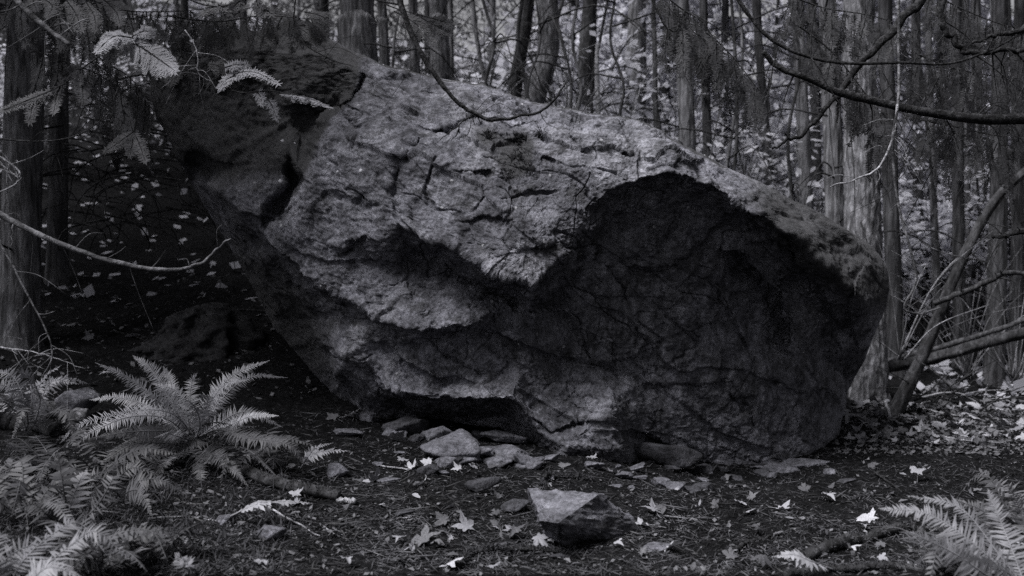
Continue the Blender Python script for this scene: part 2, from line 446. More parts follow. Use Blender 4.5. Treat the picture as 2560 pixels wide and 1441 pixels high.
def seg_dist(q, line):
    """distance to a polyline, signed by its left/right side, and the 0..1 position along it"""
    line = np.asarray(line, float); best = np.full(len(q), 1e9); side = np.ones(len(q)); pos = np.zeros(len(q))
    L = np.linalg.norm(np.diff(line, axis=0), axis=1); cum = np.concatenate([[0], np.cumsum(L)])
    for i in range(len(line) - 1):
        a, b = line[i], line[i + 1]; ab = b - a
        t = np.clip(((q - a) @ ab) / (ab @ ab), 0, 1)
        d = q - (a + t[:, None] * ab); dist = np.sqrt((d * d).sum(1))
        s = ab[0] * (q[:, 1] - a[1]) - ab[1] * (q[:, 0] - a[0])
        m = dist < best
        best[m] = dist[m]; side[m] = np.sign(s[m]); pos[m] = (cum[i] + t[m] * L[i]) / cum[-1]
    return best * side, pos
NT, NR = 1250, 330
th = np.linspace(0, 2 * PI, NT, endpoint=False)
oa = np.arctan2(OUT[:, 1] - CEN[1], OUT[:, 0] - CEN[0]); orr = np.hypot(OUT[:, 0] - CEN[0], OUT[:, 1] - CEN[1])
o_ = np.argsort(oa); oa = oa[o_]; orr = orr[o_]; od = OUT[o_, 2]
def edge_xy(t):
    """point of the outline polygon in direction t (exact ray / polygon hit)"""
    r = np.zeros(len(t)); dd = np.zeros(len(t)); c, s = np.cos(t), np.sin(t)
    for i in range(len(OUT)):
        a = OUT[i, :2] - CEN; b = OUT[(i + 1) % len(OUT), :2] - CEN; e = b - a
        den = c * e[1] - s * e[0]; den = np.where(np.abs(den) < 1e-9, 1e-9, den)
        rr = (a[0] * e[1] - a[1] * e[0]) / den; u = (a[0] * s - a[1] * c) / den
        m = (rr > 0) & (u >= -1e-6) & (u <= 1 + 1e-6)
        r[m] = rr[m]; dd[m] = OUT[i, 2] * (1 - u[m]) + OUT[(i + 1) % len(OUT), 2] * u[m]
    return r, dd
RE, DE = edge_xy(th)
rho = 0.004 + 0.996 * (1 - (1 - np.linspace(0, 1, NR)) ** 1.4)
rough_edge = 5.0 * fbm(np.stack([np.cos(th) * 14, np.sin(th) * 14, 0 * th], 1), 4, 3, 0.6)
Rpx = rho[None] * RE[:, None]
QX = CEN[0] + np.cos(th)[:, None] * Rpx; QY = CEN[1] + np.sin(th)[:, None] * Rpx
Q = np.stack([QX.ravel(), QY.ravel()], 1)
# let the facet lines wander a little
WR = np.stack([fbm(np.stack([Q[:, 0] / 90, Q[:, 1] / 90, 0 * Q[:, 0]], 1), 3, 41), fbm(np.stack([Q[:, 0] / 90, Q[:, 1] / 90, 0 * Q[:, 0] + 9], 1), 3, 43)], 1) * 16
inside = np.clip((1 - np.repeat(rho[None], NT, 0).ravel()) * 12, 0, 1)[:, None]
QW = Q + WR * inside
allp = np.concatenate([OUT, INN])
D0 = interp_tri(allp, CEN + (QW - CEN) * 0.9995)
bad = np.isnan(D0); D0[bad] = np.repeat(DE, NR)[bad]
D0 = smooth_grid(D0.reshape(NT, NR), 3).ravel()
# ledges: below each lip (the right-hand side of its direction in the picture) the rock steps back
def ledge(line, amp, fall, lip=0.25, ends=True):
    s, pos = seg_dist(QW, line)
    w = np.clip(np.minimum(pos, 1 - pos) * 6, 0, 1) if ends else 1.0
    dn = np.where(s > 0, np.clip(s / 6, 0, 1) * np.exp(-s / fall), 0)
    up = np.where(s <= 0, np.exp(s / (fall * 0.5)), 0) * lip
    return amp * w * (dn - up)
def crack(line, amp, wid):
    s, pos = seg_dist(QW, line); w = np.clip(np.minimum(pos, 1 - pos) * 5, 0.0, 1)
    return amp * w * np.exp(-(s / wid) ** 2)
LEDGES = [
 ([(1030,570),(1060,585),(1110,612),(1190,657),(1250,692),(1330,716),(1370,690)],.11,60),([(1460,505),(1520,468),(1600,450),(1680,432),(1750,452),(1830,500),(1920,552),(2000,602),(2090,682)],.045,80),
 ([(880,765),(960,802),(1050,830),(1180,820),(1250,772)],.10,60),([(540,395),(620,340),(690,310),(722,280)],-.10,26),([(600,530),(690,545),(750,500)],.08,40),
 ([(930,925),(1000,980),(1080,1000),(1150,992),(1290,1005)],.18,45),([(985,408),(1005,380),(1050,345)],.09,24),([(1140,425),(1180,422),(1240,432)],.05,30),([(860,640),(905,588),(925,580)],.06,22),
 ([(1330,1040),(1380,1065),(1440,1040),(1540,1050)],.07,35),([(1560,1085),(1600,1078),(1680,1110),(1740,1150)],.14,40),([(1600,962),(1680,955),(1760,962)],.06,30),([(1180,790),(1300,860),(1420,900),(1560,900),(1640,840)],.07,60),
 ([(1530,690),(1640,660),(1760,610),(1800,560)],.06,50),([(1790,620),(1850,640),(1930,720),(1960,800),(1985,900)],.22,80),([(650,570),(700,640),(760,690),(850,755),(900,770)],.14,40),([(830,260),(880,246),(905,170)],.12,30),
 ([(1080,320),(1150,300),(1190,290)],.05,20),([(1360,395),(1390,398)],.05,14),([(1230,320),(1260,345),(1300,340)],.03,25),([(1280,610),(1330,620),(1400,600)],.04,30),([(930,840),(1000,880),(1100,950),(1200,960)],.07,40),
 ([(1840,505),(1900,560),(2000,640),(2080,760),(2120,860)],.10,70),([(1350,980),(1440,960),(1560,985)],-.05,40),([(2180,640),(2140,700),(2130,800),(2150,900)],.06,40),([(1000,300),(1090,320),(1180,285),(1290,300),(1400,290)],.05,25),
 ([(1150,560),(1215,540),(1290,545)],.035,25),([(700,590),(760,640),(870,660),(960,640)],.03,30),([(420,330),(470,400),(540,440)],.05,30)]
CRACKS = [([(1330,720),(1420,800),(1480,900),(1600,960)],.05,7),([(905,590),(880,620),(855,650)],.05,5),([(1700,560),(1640,640),(1500,680)],.04,8),([(1810,960),(1870,1030),(1890,1090)],.06,6),([(1000,560),(985,480),(1000,410)],.05,8),
 ([(1120,330),(1160,300),(1185,290)],.05,4),([(1940,560),(1990,640),(2060,700)],.04,6),([(1180,420),(1210,480),(1180,540)],.03,5),([(1600,300),(1650,350),(1700,400),(1740,380)],.04,4),([(2000,1040),(2020,960),(1990,900)],.05,7),([(1480,640),(1560,720),(1590,830),(1560,930)],.05,8),([(1640,640),(1760,700),(1850,820),(1900,960)],.05,7),([(1240,520),(1300,480),(1400,470)],.03,4),([(820,480),(900,520),(960,500)],.035,4),([(1100,400),(1060,470),(1090,540)],.035,4),([(1500,350),(1560,380),(1640,385)],.03,4),([(1050,830),(1110,890),(1210,945)],.05,8),
 ([(640,80),(680,200),(720,285)],.03,8),([(1400,330),(1470,380),(1460,440)],.02,5)]
for L_, a_, f_ in LEDGES: D0 = D0 + ledge(L_, a_, f_)
for L_, a_, f_ in CRACKS: D0 = D0 + crack(L_, a_, f_)
B0 = P(Q[:, 0], Q[:, 1], D0)
# fracture chips, foliation running down to the right, and grain
rot = np.array([[0.88, 0.0, -0.47], [0, 1, 0], [0.47, 0, 0.88]])
Bf = B0 @ rot.T
c1, e1 = chips(Bf * np.array([2.2, 2.2, 3.6]) + 0.35 * fbm(B0 * 2, 2, 60)[:, None], 1)
c2, e2 = chips(Bf * np.array([5.5, 5.5, 9.5]) + 0.5 * fbm(B0 * 5, 2, 61)[:, None], 2)
c3, e3 = chips(Bf * np.array([15, 15, 27]) + 0.6 * fbm(B0 * 11, 2, 62)[:, None], 3)
amp_mod = np.clip(0.55 + 0.9 * fbm(B0 * 1.1, 2, 70), 0.15, 1.3)
c4, e4 = chips(B0 * np.array([36, 36, 44]), 4)
wall = np.exp(-(((Q[:, 0] - 1720) / 330) ** 2 + ((Q[:, 1] - 800) / 330) ** 2))
c5, e5 = chips(B0 * np.array([3.2, 3.2, 1.3]) + 0.3 * fbm(B0 * 3, 2, 63)[:, None], 6)
hb = Bf[:, 2] * 2.6 + 0.8 * fbm(Bf * np.array([0.8, 0.8, 1.2]), 3, 64); saw = 1 - (hb - np.floor(hb)); band = (_h(np.floor(hb).astype(np.int64), np.floor(Bf[:, 0] * 1.3 + 0.6 * fbm(B0 * 2, 2, 66)).astype(np.int64), np.zeros(len(hb), np.int64), 9) / 4294967295.0)
ck = np.abs(fbm(Bf * np.array([1.0, 1.0, 2.6]), 3, 65)); ck2 = np.abs(fbm(Bf * np.array([2.6, 2.6, 1.2]) + 5, 3, 67))
disp = 0.030 * fbm(B0 * 1.5, 3, 30) + 0.026 * c1 + 0.020 * c2 * amp_mod + 0.017 * c3 * amp_mod + 0.005 * c4 + 0.05 * c5 * wall + 0.034 * saw * (band > 0.45) * band
disp -= 0.030 * np.exp(-(ck / 0.016) ** 2) * (fbm(B0 * 1.3, 2, 68) > -0.05) + 0.022 * np.exp(-(ck2 / 0.013) ** 2) * (fbm(B0 * 1.3, 2, 69) > 0.05)
disp += 0.008 * fbm(Bf * np.array([6, 6, 8]), 4, 31, 0.55) + 0.006 * fbm(B0 * 26, 3, 33, 0.6)
edge_keep = np.clip((1 - np.repeat(rho[None], NT, 0).ravel()) * 30, 0.25, 1)
D1 = D0
QE = np.stack([QX + np.cos(th)[:, None] * rough_edge[:, None] * rho[None] ** 8, QY + np.sin(th)[:, None] * rough_edge[:, None] * rho[None] ** 8], -1).reshape(-1, 2)
FRONT = P(QE[:, 0], QE[:, 1], D1).reshape(NT, NR, 3)
FS = FRONT.copy()
for _ in range(6): FS = (FS * 2 + np.roll(FS, 1, 0) + np.roll(FS, -1, 0)) / 4; FS[:, 1:-1] = (FS[:, 1:-1] * 2 + FS[:, 2:] + FS[:, :-2]) / 4
NRM = np.cross(np.roll(FS, -1, 0) - np.roll(FS, 1, 0), np.gradient(FS, axis=1)); NRM = NRM / (np.linalg.norm(NRM, axis=2, keepdims=True) + 1e-12)
NRM *= np.sign(((np.array([0, 0, CAM_H]) - FS) * NRM).sum(2, keepdims=True))
FRONT = FRONT + NRM * (disp * edge_keep).reshape(NT, NR, 1)
# the far side: a rounded back, so that the stone is a solid
NB = 60
rb = np.cos(np.linspace(0, PI / 2, NB + 1))[1:]
back = []
for k, r_ in enumerate(rb):
    r_ = max(r_, 0.004)
    deep = D1.reshape(NT, NR)[:, -1] + 2.2 * math.sqrt(max(0, 1 - r_ * r_)) * (1 - 0.0) + (9.0 - D1.reshape(NT, NR)[:, -1]) * (1 - r_) * 0.3
    qx = CEN[0] + np.cos(th) * RE * r_; qy = CEN[1] + np.sin(th) * RE * r_
    back.append(P(qx, qy, deep))
BACK = np.stack(back, 1)
BACK += (0.12 * fbm(BACK.reshape(-1, 3) * 1.7, 4, 35)[:, None] * np.array([0.4, 1, 0.4])).reshape(BACK.shape) * (1 - rb ** 6)[None, :, None]
ALL = np.concatenate([FRONT, BACK], 1)
M_ = ALL.shape[1]
i = np.arange(NT)[:, None] * M_; i2 = ((np.arange(NT) + 1) % NT)[:, None] * M_; j = np.arange(M_ - 1)[None]
BFACES = np.stack([i + j, i + j + 1, i2 + j + 1, i2 + j], -1).reshape(-1, 4)
BV = ALL.reshape(-1, 3)
cap0 = len(BV)
BV = np.concatenate([BV, FRONT[:, 0].mean(0)[None], BACK[:, -1].mean(0)[None]])
k = np.arange(NT); k2 = (k + 1) % NT
CAPS = np.concatenate([np.stack([np.full(NT, cap0), k * M_, k2 * M_], 1), np.stack([np.full(NT, cap0 + 1), k2 * M_ + M_ - 1, k * M_ + M_ - 1], 1)])
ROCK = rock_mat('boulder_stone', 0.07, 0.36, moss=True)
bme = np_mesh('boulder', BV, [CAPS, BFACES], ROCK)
# where moss and black algae grow (plus shade painted into slab, right strip and underside) and where water streaks run
def blob(cx, cy, rx, ry, ang=0.0):
    c, s = math.cos(ang), math.sin(ang); dx = Q[:, 0] - cx; dy = Q[:, 1] - cy
    return np.exp(-(((dx * c + dy * s) / rx) ** 2 + ((-dx * s + dy * c) / ry) ** 2))
sdl, _ = seg_dist(Q, [(930,120),(905,165),(875,255),(800,330),(755,465),(690,560)])
moss = (1.7 * blob(560, 230, 300, 190) + 0.9 * blob(760, 230, 150, 150)) * np.clip(0.5 + sdl / 24, 0, 1) + 0.7 * blob(1215, 350, 45, 40) + 1.3 * blob(1295, 385, 42, 62, 0.35) + 1.3 * blob(2090, 610, 260, 100, 0.62) + 0.35 * blob(1000, 260, 120, 50, 0.3) + 0.3 * blob(1300, 880, 220, 90, 0.4) + 0.0  # slab: moss plus painted shade; right strip: shade painted as dark cover
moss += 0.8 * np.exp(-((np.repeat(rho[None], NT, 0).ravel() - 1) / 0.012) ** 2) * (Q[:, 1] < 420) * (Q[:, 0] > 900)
moss += 0.9 * blob(700, 790, 110, 270, -0.6) + 0.30 * blob(880, 460, 150, 190) + 0.25 * blob(1000, 650, 160, 60, 0.4)  # first blob paints shade onto the left underside
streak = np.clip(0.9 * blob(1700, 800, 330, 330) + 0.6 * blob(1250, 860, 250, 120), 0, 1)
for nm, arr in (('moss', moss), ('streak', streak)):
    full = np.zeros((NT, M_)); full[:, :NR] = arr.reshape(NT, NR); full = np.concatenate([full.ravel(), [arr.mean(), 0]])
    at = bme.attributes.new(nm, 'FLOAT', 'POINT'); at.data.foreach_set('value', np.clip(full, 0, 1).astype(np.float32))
boulder = link('boulder', bme)
tag(boulder, 'huge overhanging grey boulder filling the middle of the clearing', 'boulder')
def on_boulder(px, py):
    d = (QE[:, 0] - px) ** 2 + (QE[:, 1] - py) ** 2; k = int(np.argmin(d))
    a, b = divmod(k, NR); a2 = (a + 3) % NT; b2 = min(b + 3, NR - 1)
    F_ = FRONT; n = np.cross(F_[a2, b] - F_[a - 3, b], F_[a, b2] - F_[a, max(b - 3, 0)])
    n = n / (np.linalg.norm(n) + 1e-9)
    p = F_[a, b]
    if n @ (np.array([0, 0, CAM_H]) - p) < 0: n = -n
    return p, n
# ------------------------------------------------------------------ plant materials
def leaf_mat(name, lo, hi, scale=6.0, trans=0.35, spec=0.25, rough=0.6, rmin=0.45):
    m, nt, out = new_mat(name); co = obj_co(nt)
    info = N(nt, 'ShaderNodeObjectInfo')
    n = noise_node(nt, co, scale, 3, 0.6)
    c = ramp(nt, n, [(0.35, lo), (0.65, hi)])
    c = mixc(nt, c, ramp(nt, info.outputs['Random'], [(0.0, rmin), (1.0, 1.0)]), 1.0, 'MULTIPLY')
    b = N(nt, 'ShaderNodeBsdfPrincipled'); b.inputs['Roughness'].default_value = rough; b.inputs['Specular IOR Level'].default_value = spec
    nt.links.new(c, b.inputs['Base Color'])
    t = N(nt, 'ShaderNodeBsdfTranslucent'); nt.links.new(c, t.inputs[0])
    mx = N(nt, 'ShaderNodeMixShader'); mx.inputs[0].default_value = trans
    nt.links.new(b.outputs[0], mx.inputs[1]); nt.links.new(t.outputs[0], mx.inputs[2]); nt.links.new(mx.outputs[0], out.inputs[0])
    return m
def bark_mat(name, lo, hi, sx=22, sz=2.2, moss=0.0):
    m, nt, out = new_mat(name); co = obj_co(nt)
    n = noise_node(nt, stretch(nt, co, sx, sx, sz), 1.0, 6, 0.65, 0.5)
    n2 = noise_node(nt, co, 3.0, 4, 0.6)
    c = ramp(nt, n, [(0.33, lo * 0.35), (0.48, lo), (0.66, hi)])
    c = mixc(nt, c, ramp(nt, n2, [(0.35, 0.45), (0.62, 1.0)]), 0.7, 'MULTIPLY')
    if moss:
        c = mixc(nt, c, g(moss), ramp(nt, noise_node(nt, co, 7, 6, 0.7), [(0.5, (0,0,0,1)), (0.6, (0.8,0.8,0.8,1))]))
    principled(nt, out, c, 0.92, bump(nt, n, 0.9, 0.03), 0.15)
    return m
BARK_DARK = bark_mat('dark_cedar_bark', 0.05, 0.12)
BARK_MID = bark_mat('grey_conifer_bark', 0.10, 0.24, 26, 3)
BARK_PALE = bark_mat('pale_maple_bark', 0.12, 0.30, 30, 7)
BARK_MOSS = bark_mat('mossy_bark', 0.035, 0.09, 18, 6, 0.02)
WOOD_DEAD = bark_mat('dead_branch_wood', 0.02, 0.07, 40, 40)
WOOD_PALE = bark_mat('bleached_branch_wood', 0.25, 0.5, 30, 30)
WOOD_LICHEN = bark_mat('lichened_branch_bark', 0.10, 0.34, 14, 14, 0.03)
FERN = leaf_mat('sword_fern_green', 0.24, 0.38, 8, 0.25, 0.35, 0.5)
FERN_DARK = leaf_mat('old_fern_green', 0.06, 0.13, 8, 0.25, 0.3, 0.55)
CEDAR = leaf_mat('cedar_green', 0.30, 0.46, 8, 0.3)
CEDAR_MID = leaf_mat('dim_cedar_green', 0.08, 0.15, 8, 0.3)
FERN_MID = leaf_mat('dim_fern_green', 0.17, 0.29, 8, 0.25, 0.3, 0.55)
CEDAR_DARK = leaf_mat('shaded_cedar_green', 0.035, 0.075, 8, 0.25, 0.15)  # darker copy with backlit shade put into the leaf colour
CONIFER = leaf_mat('forest_conifer_green', 0.07, 0.16, 1.5, 0.3, 0.15)
PALELEAF = leaf_mat('autumn_leaf_yellow', 0.48, 0.74, 2.5, 0.45, 0.2, 0.6, 0.8)
MAPLE = leaf_mat('fallen_maple_leaf', 0.26, 0.44, 14, 0.1, 0.2, 0.7)
MAPLE_DULL = leaf_mat('decayed_maple_leaf', 0.07, 0.18, 14, 0.1, 0.2, 0.7)
LITTER = leaf_mat('needle_litter', 0.02, 0.16, 3.0, 0.0, 0.3, 0.6)
MOSSM = leaf_mat('moss_green', 0.05, 0.12, 30, 0.1, 0.05, 0.9)

# ------------------------------------------------------------------ plant shapes
def unit(v): return v / (np.linalg.norm(v, axis=-1, keepdims=True) + 1e-9)
def leaflets(mb, base, dirv, side, length, width, normal=None, droop=0.0):
    """narrow pointed leaflets: base (n,3), direction, width axis; 2 rows + tip"""
    n = len(base); L = np.broadcast_to(np.asarray(length, float), (n,))[:, None]; W = np.broadcast_to(np.asarray(width, float), (n,))[:, None]
    nrm = normal if normal is not None else np.cross(dirv, side)
    mid = base + dirv * L * 0.45 - nrm * droop * L * 0.12
    tip = base + dirv * L - nrm * droop * L * 0.45
    V = np.stack([base - side * W * 0.38, base + side * W * 0.38, mid - side * W * 0.5, mid + side * W * 0.5, tip], 1)
    o = np.arange(n)[:, None] * 5
    mb.add(V.reshape(-1, 3), o + np.array([[2, 3, 4]]), o + np.array([[0, 1, 3, 2]]))
def diamonds(mb, base, dirv, side, length, width):
    n = len(base); L = np.broadcast_to(np.asarray(length, float), (n,))[:, None]; W = np.broadcast_to(np.asarray(width, float), (n,))[:, None]
    m = base + dirv * L * 0.45
    V = np.stack([base, m + side * W * 0.5, base + dirv * L, m - side * W * 0.5], 1)
    mb.add(V.reshape(-1, 3), None, np.arange(n * 4).reshape(-1, 4))
def frond_mesh(ctrl, width, npairs, mat, roll=0.0, droop=0.5, fat=1.0, fwd=0.28, start=0.1, rs=RS, face=False):
    """a pinnate frond along ctrl points: leaflet mesh and stem mesh"""
    n = npairs
    path = spline(ctrl, n + 6)
    T = unit(np.gradient(path, axis=0))
    hd = path[-1] - path[0]; hd = np.array([hd[0], hd[1], 0.0])
    if np.linalg.norm(hd) < 0.08: hd = np.array([0.3, -1.0, 0])
    B = np.cross(hd / np.linalg.norm(hd), [0, 0, 1.0]); B = np.broadcast_to(B, T.shape)
    Nn = unit(np.cross(B, T)); Bb = unit(np.cross(T, Nn))
    if face: Nn, Bb = face_axes(path, T, rs, 0.8, 0.6, 0.25)
    B2 = Bb * math.cos(roll) + Nn * math.sin(roll); N2 = Nn * math.cos(roll) - Bb * math.sin(roll)
    s = np.linspace(0, 1, len(path)); k = s > start
    u = (s - start) / (1 - start)
    prof = np.clip(u / 0.16, 0.45, 1) ** 0.8 * np.clip((1 - u) / 0.62, 0, 1) ** 0.75
    step = np.linalg.norm(path[-1] - path[0]) / n
    mb = MB()
    for sg in (-1, 1):
        L = width * prof * (1 + 0.16 * rs.randn(len(path))) * np.where(rs.rand(len(path)) < .06, .3, 1)
        a = fwd + 0.17 * rs.randn(len(path)) + 0.5 * u ** 3
        tilt = 0.12 * rs.randn(len(path)) + 0.10
        d = unit(B2 * sg * np.cos(a)[:, None] + T * np.sin(a)[:, None] + N2 * tilt[:, None])
        sd = unit(T * np.cos(a)[:, None] - B2 * sg * np.sin(a)[:, None] + N2 * 0.15 * rs.randn(len(path))[:, None])
        nn = N2
        leaflets(mb, path[k] + (T * step * 0.25 * sg)[k], d[k], sd[k], np.maximum(L, 0.004)[k], np.clip(step * 0.85 * fat * (0.5 + 0.5 * prof), 0.003, 0.03)[k], nn[k], droop)
    st = MB(); tube(st, path, np.linspace(0.0042, 0.0012, len(path)), 4)
    return mb.mesh('frond', mat), st.mesh('stem', mat)
def face_axes(path, T, rs, up=0.55, front=0.8, jit=0.3):
    n0 = unit(np.array([0.1 * rs.randn(), -front, up]) + jit * rs.randn(3))
    B = unit(np.cross(T, np.broadcast_to(n0, T.shape)) + 1e-6); return unit(np.cross(B, T)), B
def cedar_mesh(ctrl, width, n, mat, droop=0.7, dens=1.0, rs=RS, hang=0.0):
    """a flat feathery cedar spray"""
    path = spline(ctrl, n + 3); T = unit(np.gradient(path, axis=0))
    Nn, B = face_axes(path, T, rs)
    s = np.linspace(0, 1, len(path)); prof = np.clip(s / 0.25, 0.35, 1) * np.clip((1 - s) / 0.5, 0.08, 1) ** 0.7
    mb = MB(); down = np.array([0, 0, -1.0])
    for i in range(1, len(path)):
        for sg in (-1, 1):
            if rs.rand() > dens: continue
            L = width * prof[i] * (0.75 + 0.5 * rs.rand()); a = 0.62 + 0.15 * rs.randn()
            d = unit(B[i] * sg * math.cos(a) + T[i] * math.sin(a) + down * (0.2 * droop + hang) + Nn[i] * 0.1 * rs.randn())
            m = max(3, int(L / 0.008)); tt = np.linspace(0.1, 1, m)[:, None]
            pts = path[i] + d * L * tt + down * (tt ** 2) * L * 0.35 * droop
            nn = unit(np.cross(d, np.cross(Nn[i], d)) + 0.0)
            sd = unit(np.cross(nn, d))
            for s2 in (-1, 1):
                dd = unit(np.broadcast_to(sd * s2 * 0.75 + d, pts.shape) + 0.12 * rs.randn(m, 3))
                ll = (0.009 + 0.019 * np.sin(np.linspace(0.5, PI, m))) * (0.8 + 0.4 * rs.rand(m))
                diamonds(mb, pts, dd, unit(np.cross(dd, np.broadcast_to(nn, dd.shape))), ll, 0.006)
            diamonds(mb, pts[:1] - d * L * 0.1, d[None], sd[None], L, 0.006)
    st = MB(); tube(st, path, np.linspace(0.004, 0.001, len(path)), 4)
    return mb.mesh('spray', mat), st.mesh('twig', WOOD_DEAD)
def px_path(pts):
    a = np.array(pts, float); return P(a[:, 0], a[:, 1], a[:, 2])

# ------------------------------------------------------------------ trees
def bark_disp(k, amp, seed, vs=1.2):
    def f(path, a):
        q = np.stack(np.broadcast_arrays(np.cos(a)[None] * k + 0 * path[:, :1], np.sin(a)[None] * k + 0 * path[:, :1], path[:, 2:3] * vs), -1).reshape(-1, 3)
        return (amp * fbm(q, 3, seed, 0.6, True) + 0.10 * fbm(q * np.array([.3, .3, .8]), 2, seed + 3)).reshape(len(path), len(a))
    return f
def trunk_mesh(path, r0, r1, mat, sides=28, ring=0.07, seed=0, amp=0.07, k=4.0, flare=0.5, vs=1.2):
    L = np.linalg.norm(np.diff(path, axis=0), axis=1).sum(); n = max(12, int(L / ring))
    p = spline(path, n); h = np.linspace(0, L, n)
    r = r0 + (r1 - r0) * h / L + r0 * flare * np.exp(-h / 0.28)
    mb = MB(); tube(mb, p, r, sides, True, bark_disp(k, amp, seed, vs))
    return mb.mesh('trunk', mat)
def crown_mesh(seed, z0, z1, reach, nb, mat, hang=0.5, leaf=0.075, nspray=11, per=13, lw=0.24):
    """boughs with hanging sprays round a trunk standing on the origin"""
    rs = np.random.RandomState(seed); mb = MB(); wood = MB()
    B_, D_, S_, L_ = [], [], [], []
    for b in range(nb):
        z = z0 + (z1 - z0) * (b + rs.rand()) / nb; az = b * 2.4 + rs.randn() * 0.3
        R = reach * (1 - 0.75 * (z - z0) / (z1 - z0)) * (0.6 + 0.5 * rs.rand())
        c, s_ = math.cos(az), math.sin(az)
        pts = [(0.05*c, 0.05*s_, z), (R*.4*c, R*.4*s_, z - .05*R), (R*.8*c, R*.8*s_, z - hang*R*.5), (R*c, R*s_, z - hang*R*.55)]
        path = spline(pts, nspray); tube(wood, path, np.linspace(0.018, 0.004, nspray), 3, False)
        for k in range(2, nspray):
            for sg in (-1, 1):
                base = path[k]; d0 = unit(np.array([-s_ * sg, c * sg, 0]) + 0.5 * np.array([c, s_, 0]) + np.array([0, 0, -0.55 - 0.5 * rs.rand()]))
                L0 = (0.2 + 0.32 * rs.rand()) * R * 0.45
                tt = np.linspace(0.05, 1, per)[:, None]
                p = base + d0 * L0 * tt + np.array([0, 0, -1.0]) * tt ** 2 * L0 * 0.4
                dd = unit(d0 + 0.75 * rs.randn(per, 3) + np.array([0, 0, -0.5]))
                B_.append(p); D_.append(dd); S_.append(unit(np.cross(dd, rs.randn(per, 3)))); L_.append(leaf * (0.5 + rs.rand(per)))
    L_ = np.concatenate(L_)
    diamonds(mb, np.concatenate(B_), np.concatenate(D_), np.concatenate(S_), L_, L_ * lw)
    return mb.mesh('crown', mat), wood.mesh('branches', BARK_DARK)
def shrub_mesh(seed, h, reach, nst, nleaf, leaf, mat, wide=0.6):
    rs = np.random.RandomState(seed); mb = MB(); wood = MB()
    for s_ in range(nst):
        az = rs.rand() * 2 * PI; R = reach * (0.3 + 0.7 * rs.rand()); H = h * (0.5 + 0.5 * rs.rand())
        tip = np.array([math.cos(az) * R, math.sin(az) * R, H])
        path = spline([(0, 0, 0), tip * np.array([.25, .25, .6]), tip * np.array([.6, .6, .95]), tip * np.array([1, 1, .95])], 10)
        tube(wood, path, np.linspace(0.012, 0.003, 10), 3, False)
        k = rs.randint(3, 10, nleaf); b = path[k] + rs.randn(nleaf, 3) * 0.16 * reach
        d = unit(rs.randn(nleaf, 3) * np.array([1, 1, .5]) + np.array([0, 0, -.25])); sd = unit(np.cross(d, np.array([0, 0, 1.0]) + 0.5 * rs.randn(nleaf, 3)))
        L = leaf * (0.5 + rs.rand(nleaf)); diamonds(mb, b, d, sd, L, L * wide)
    return mb.mesh('crown', mat), wood.mesh('stems', BARK_DARK)
CROWN_HIGH = [crown_mesh(100 + s, 4.6, 10.5, 1.5, 15, CONIFER, 0.55) for s in range(2)]
CROWN_TOP = crown_mesh(105, 6.8, 11, 1.2, 12, CONIFER, 0.5)
CROWN_LOW = [crown_mesh(110 + s, 0.9, 9.5, 2.1, 46, CONIFER, 0.55) for s in range(3)]
CROWN_PALE = [crown_mesh(120 + s, 0.4, 7.0, 2.1, 60, PALELEAF, 0.35, 0.10, 10, 11, 0.6) for s in range(2)]
SHRUB_PALE = [shrub_mesh(130 + s, 1.7, 1.1, 12, 60, 0.09, PALELEAF) for s in range(3)]
SHRUB_DARK = [shrub_mesh(140 + s, 1.2, 0.9, 12, 80, 0.07, CONIFER, 0.4) for s in range(2)]

def tree(label, pts, y_bot, D, wpx, mat, crown=None, group=None, sides=28, name='conifer_tree', top=9.5, amp=0.07, k=4.0, flare=0.5, dead=0, seed=0, vs=1.2, sc=1.0):
    """pts: trunk centre (px, py) from top to bottom; wpx: width in photo pixels"""
    r = wpx / FPX * D / 2
    a = np.array(pts, float); w = P(a[:, 0], a[:, 1], D)[::-1]
    lo = w[0] + (w[0] - w[1]) / (w[0][2] - w[1][2] + 1e-9) * 0
    dirb = (w[0] - w[1]); dirb = dirb / abs(dirb[2]); 
    gz = GZ(w[0][0], w[0][1])
    if w[0][2] > gz: base = w[0] + dirb * (w[0][2] - gz + 0.12)
    else: base = w[0] * np.array([1, 1, 0]) + np.array([0, 0, gz - 0.12])
    path = [base] + [q for q in w if q[2] > base[2] + 0.3]
    dirt = path[-1] - path[-2]; dirt = dirt / max(dirt[2], 1e-3)
    dirt = np.array([np.clip(dirt[0], -.25, .25), 0, 1.0])
    if top > path[-1][2] + 0.5: path.append(path[-1] + dirt * (top - path[-1][2]))
    root = empty(name, base)
    P0 = np.array(path) - base
    link('trunk', trunk_mesh(P0, r * 1.05, r * 0.7, mat, sides, 0.07 if D < 14 else 0.14, seed, amp, k, flare, vs), root)
    if crown:
        c = link('crown', crown[0], root, rot=(0, 0, seed * 1.7), scale=sc); tag(link('branches', crown[1], c), kind='stuff'); c['kind'] = 'stuff'
        c.location = (P0[-1][0] * 0.35, 0, 0)
    rs = np.random.RandomState(500 + seed)
    for q in range(dead):
        mb = MB(); zf = 0.8 + rs.rand() * 3.2; az = rs.rand() * 2 * PI; L = 0.35 + rs.rand() * 0.9
        i = np.interp(zf, P0[:, 2], P0[:, 0]); j = np.interp(zf, P0[:, 2], P0[:, 1]); c, s_ = math.cos(az), math.sin(az)
        L *= 1.4; pth = spline([(i, j, zf), (i + c*L*.5, j + s_*L*.5, zf + .06*L), (i + c*L, j + s_*L, zf - .35*L), (i + c*L*1.15, j + s_*L*1.15, zf - .75*L)], 12)
        tube(mb, pth, np.linspace(0.011, 0.002, 12), 4); link('dead_branch', mb.mesh('dead_branch', WOOD_DEAD), root)
    tag(root, label, 'tree', group)
    return root

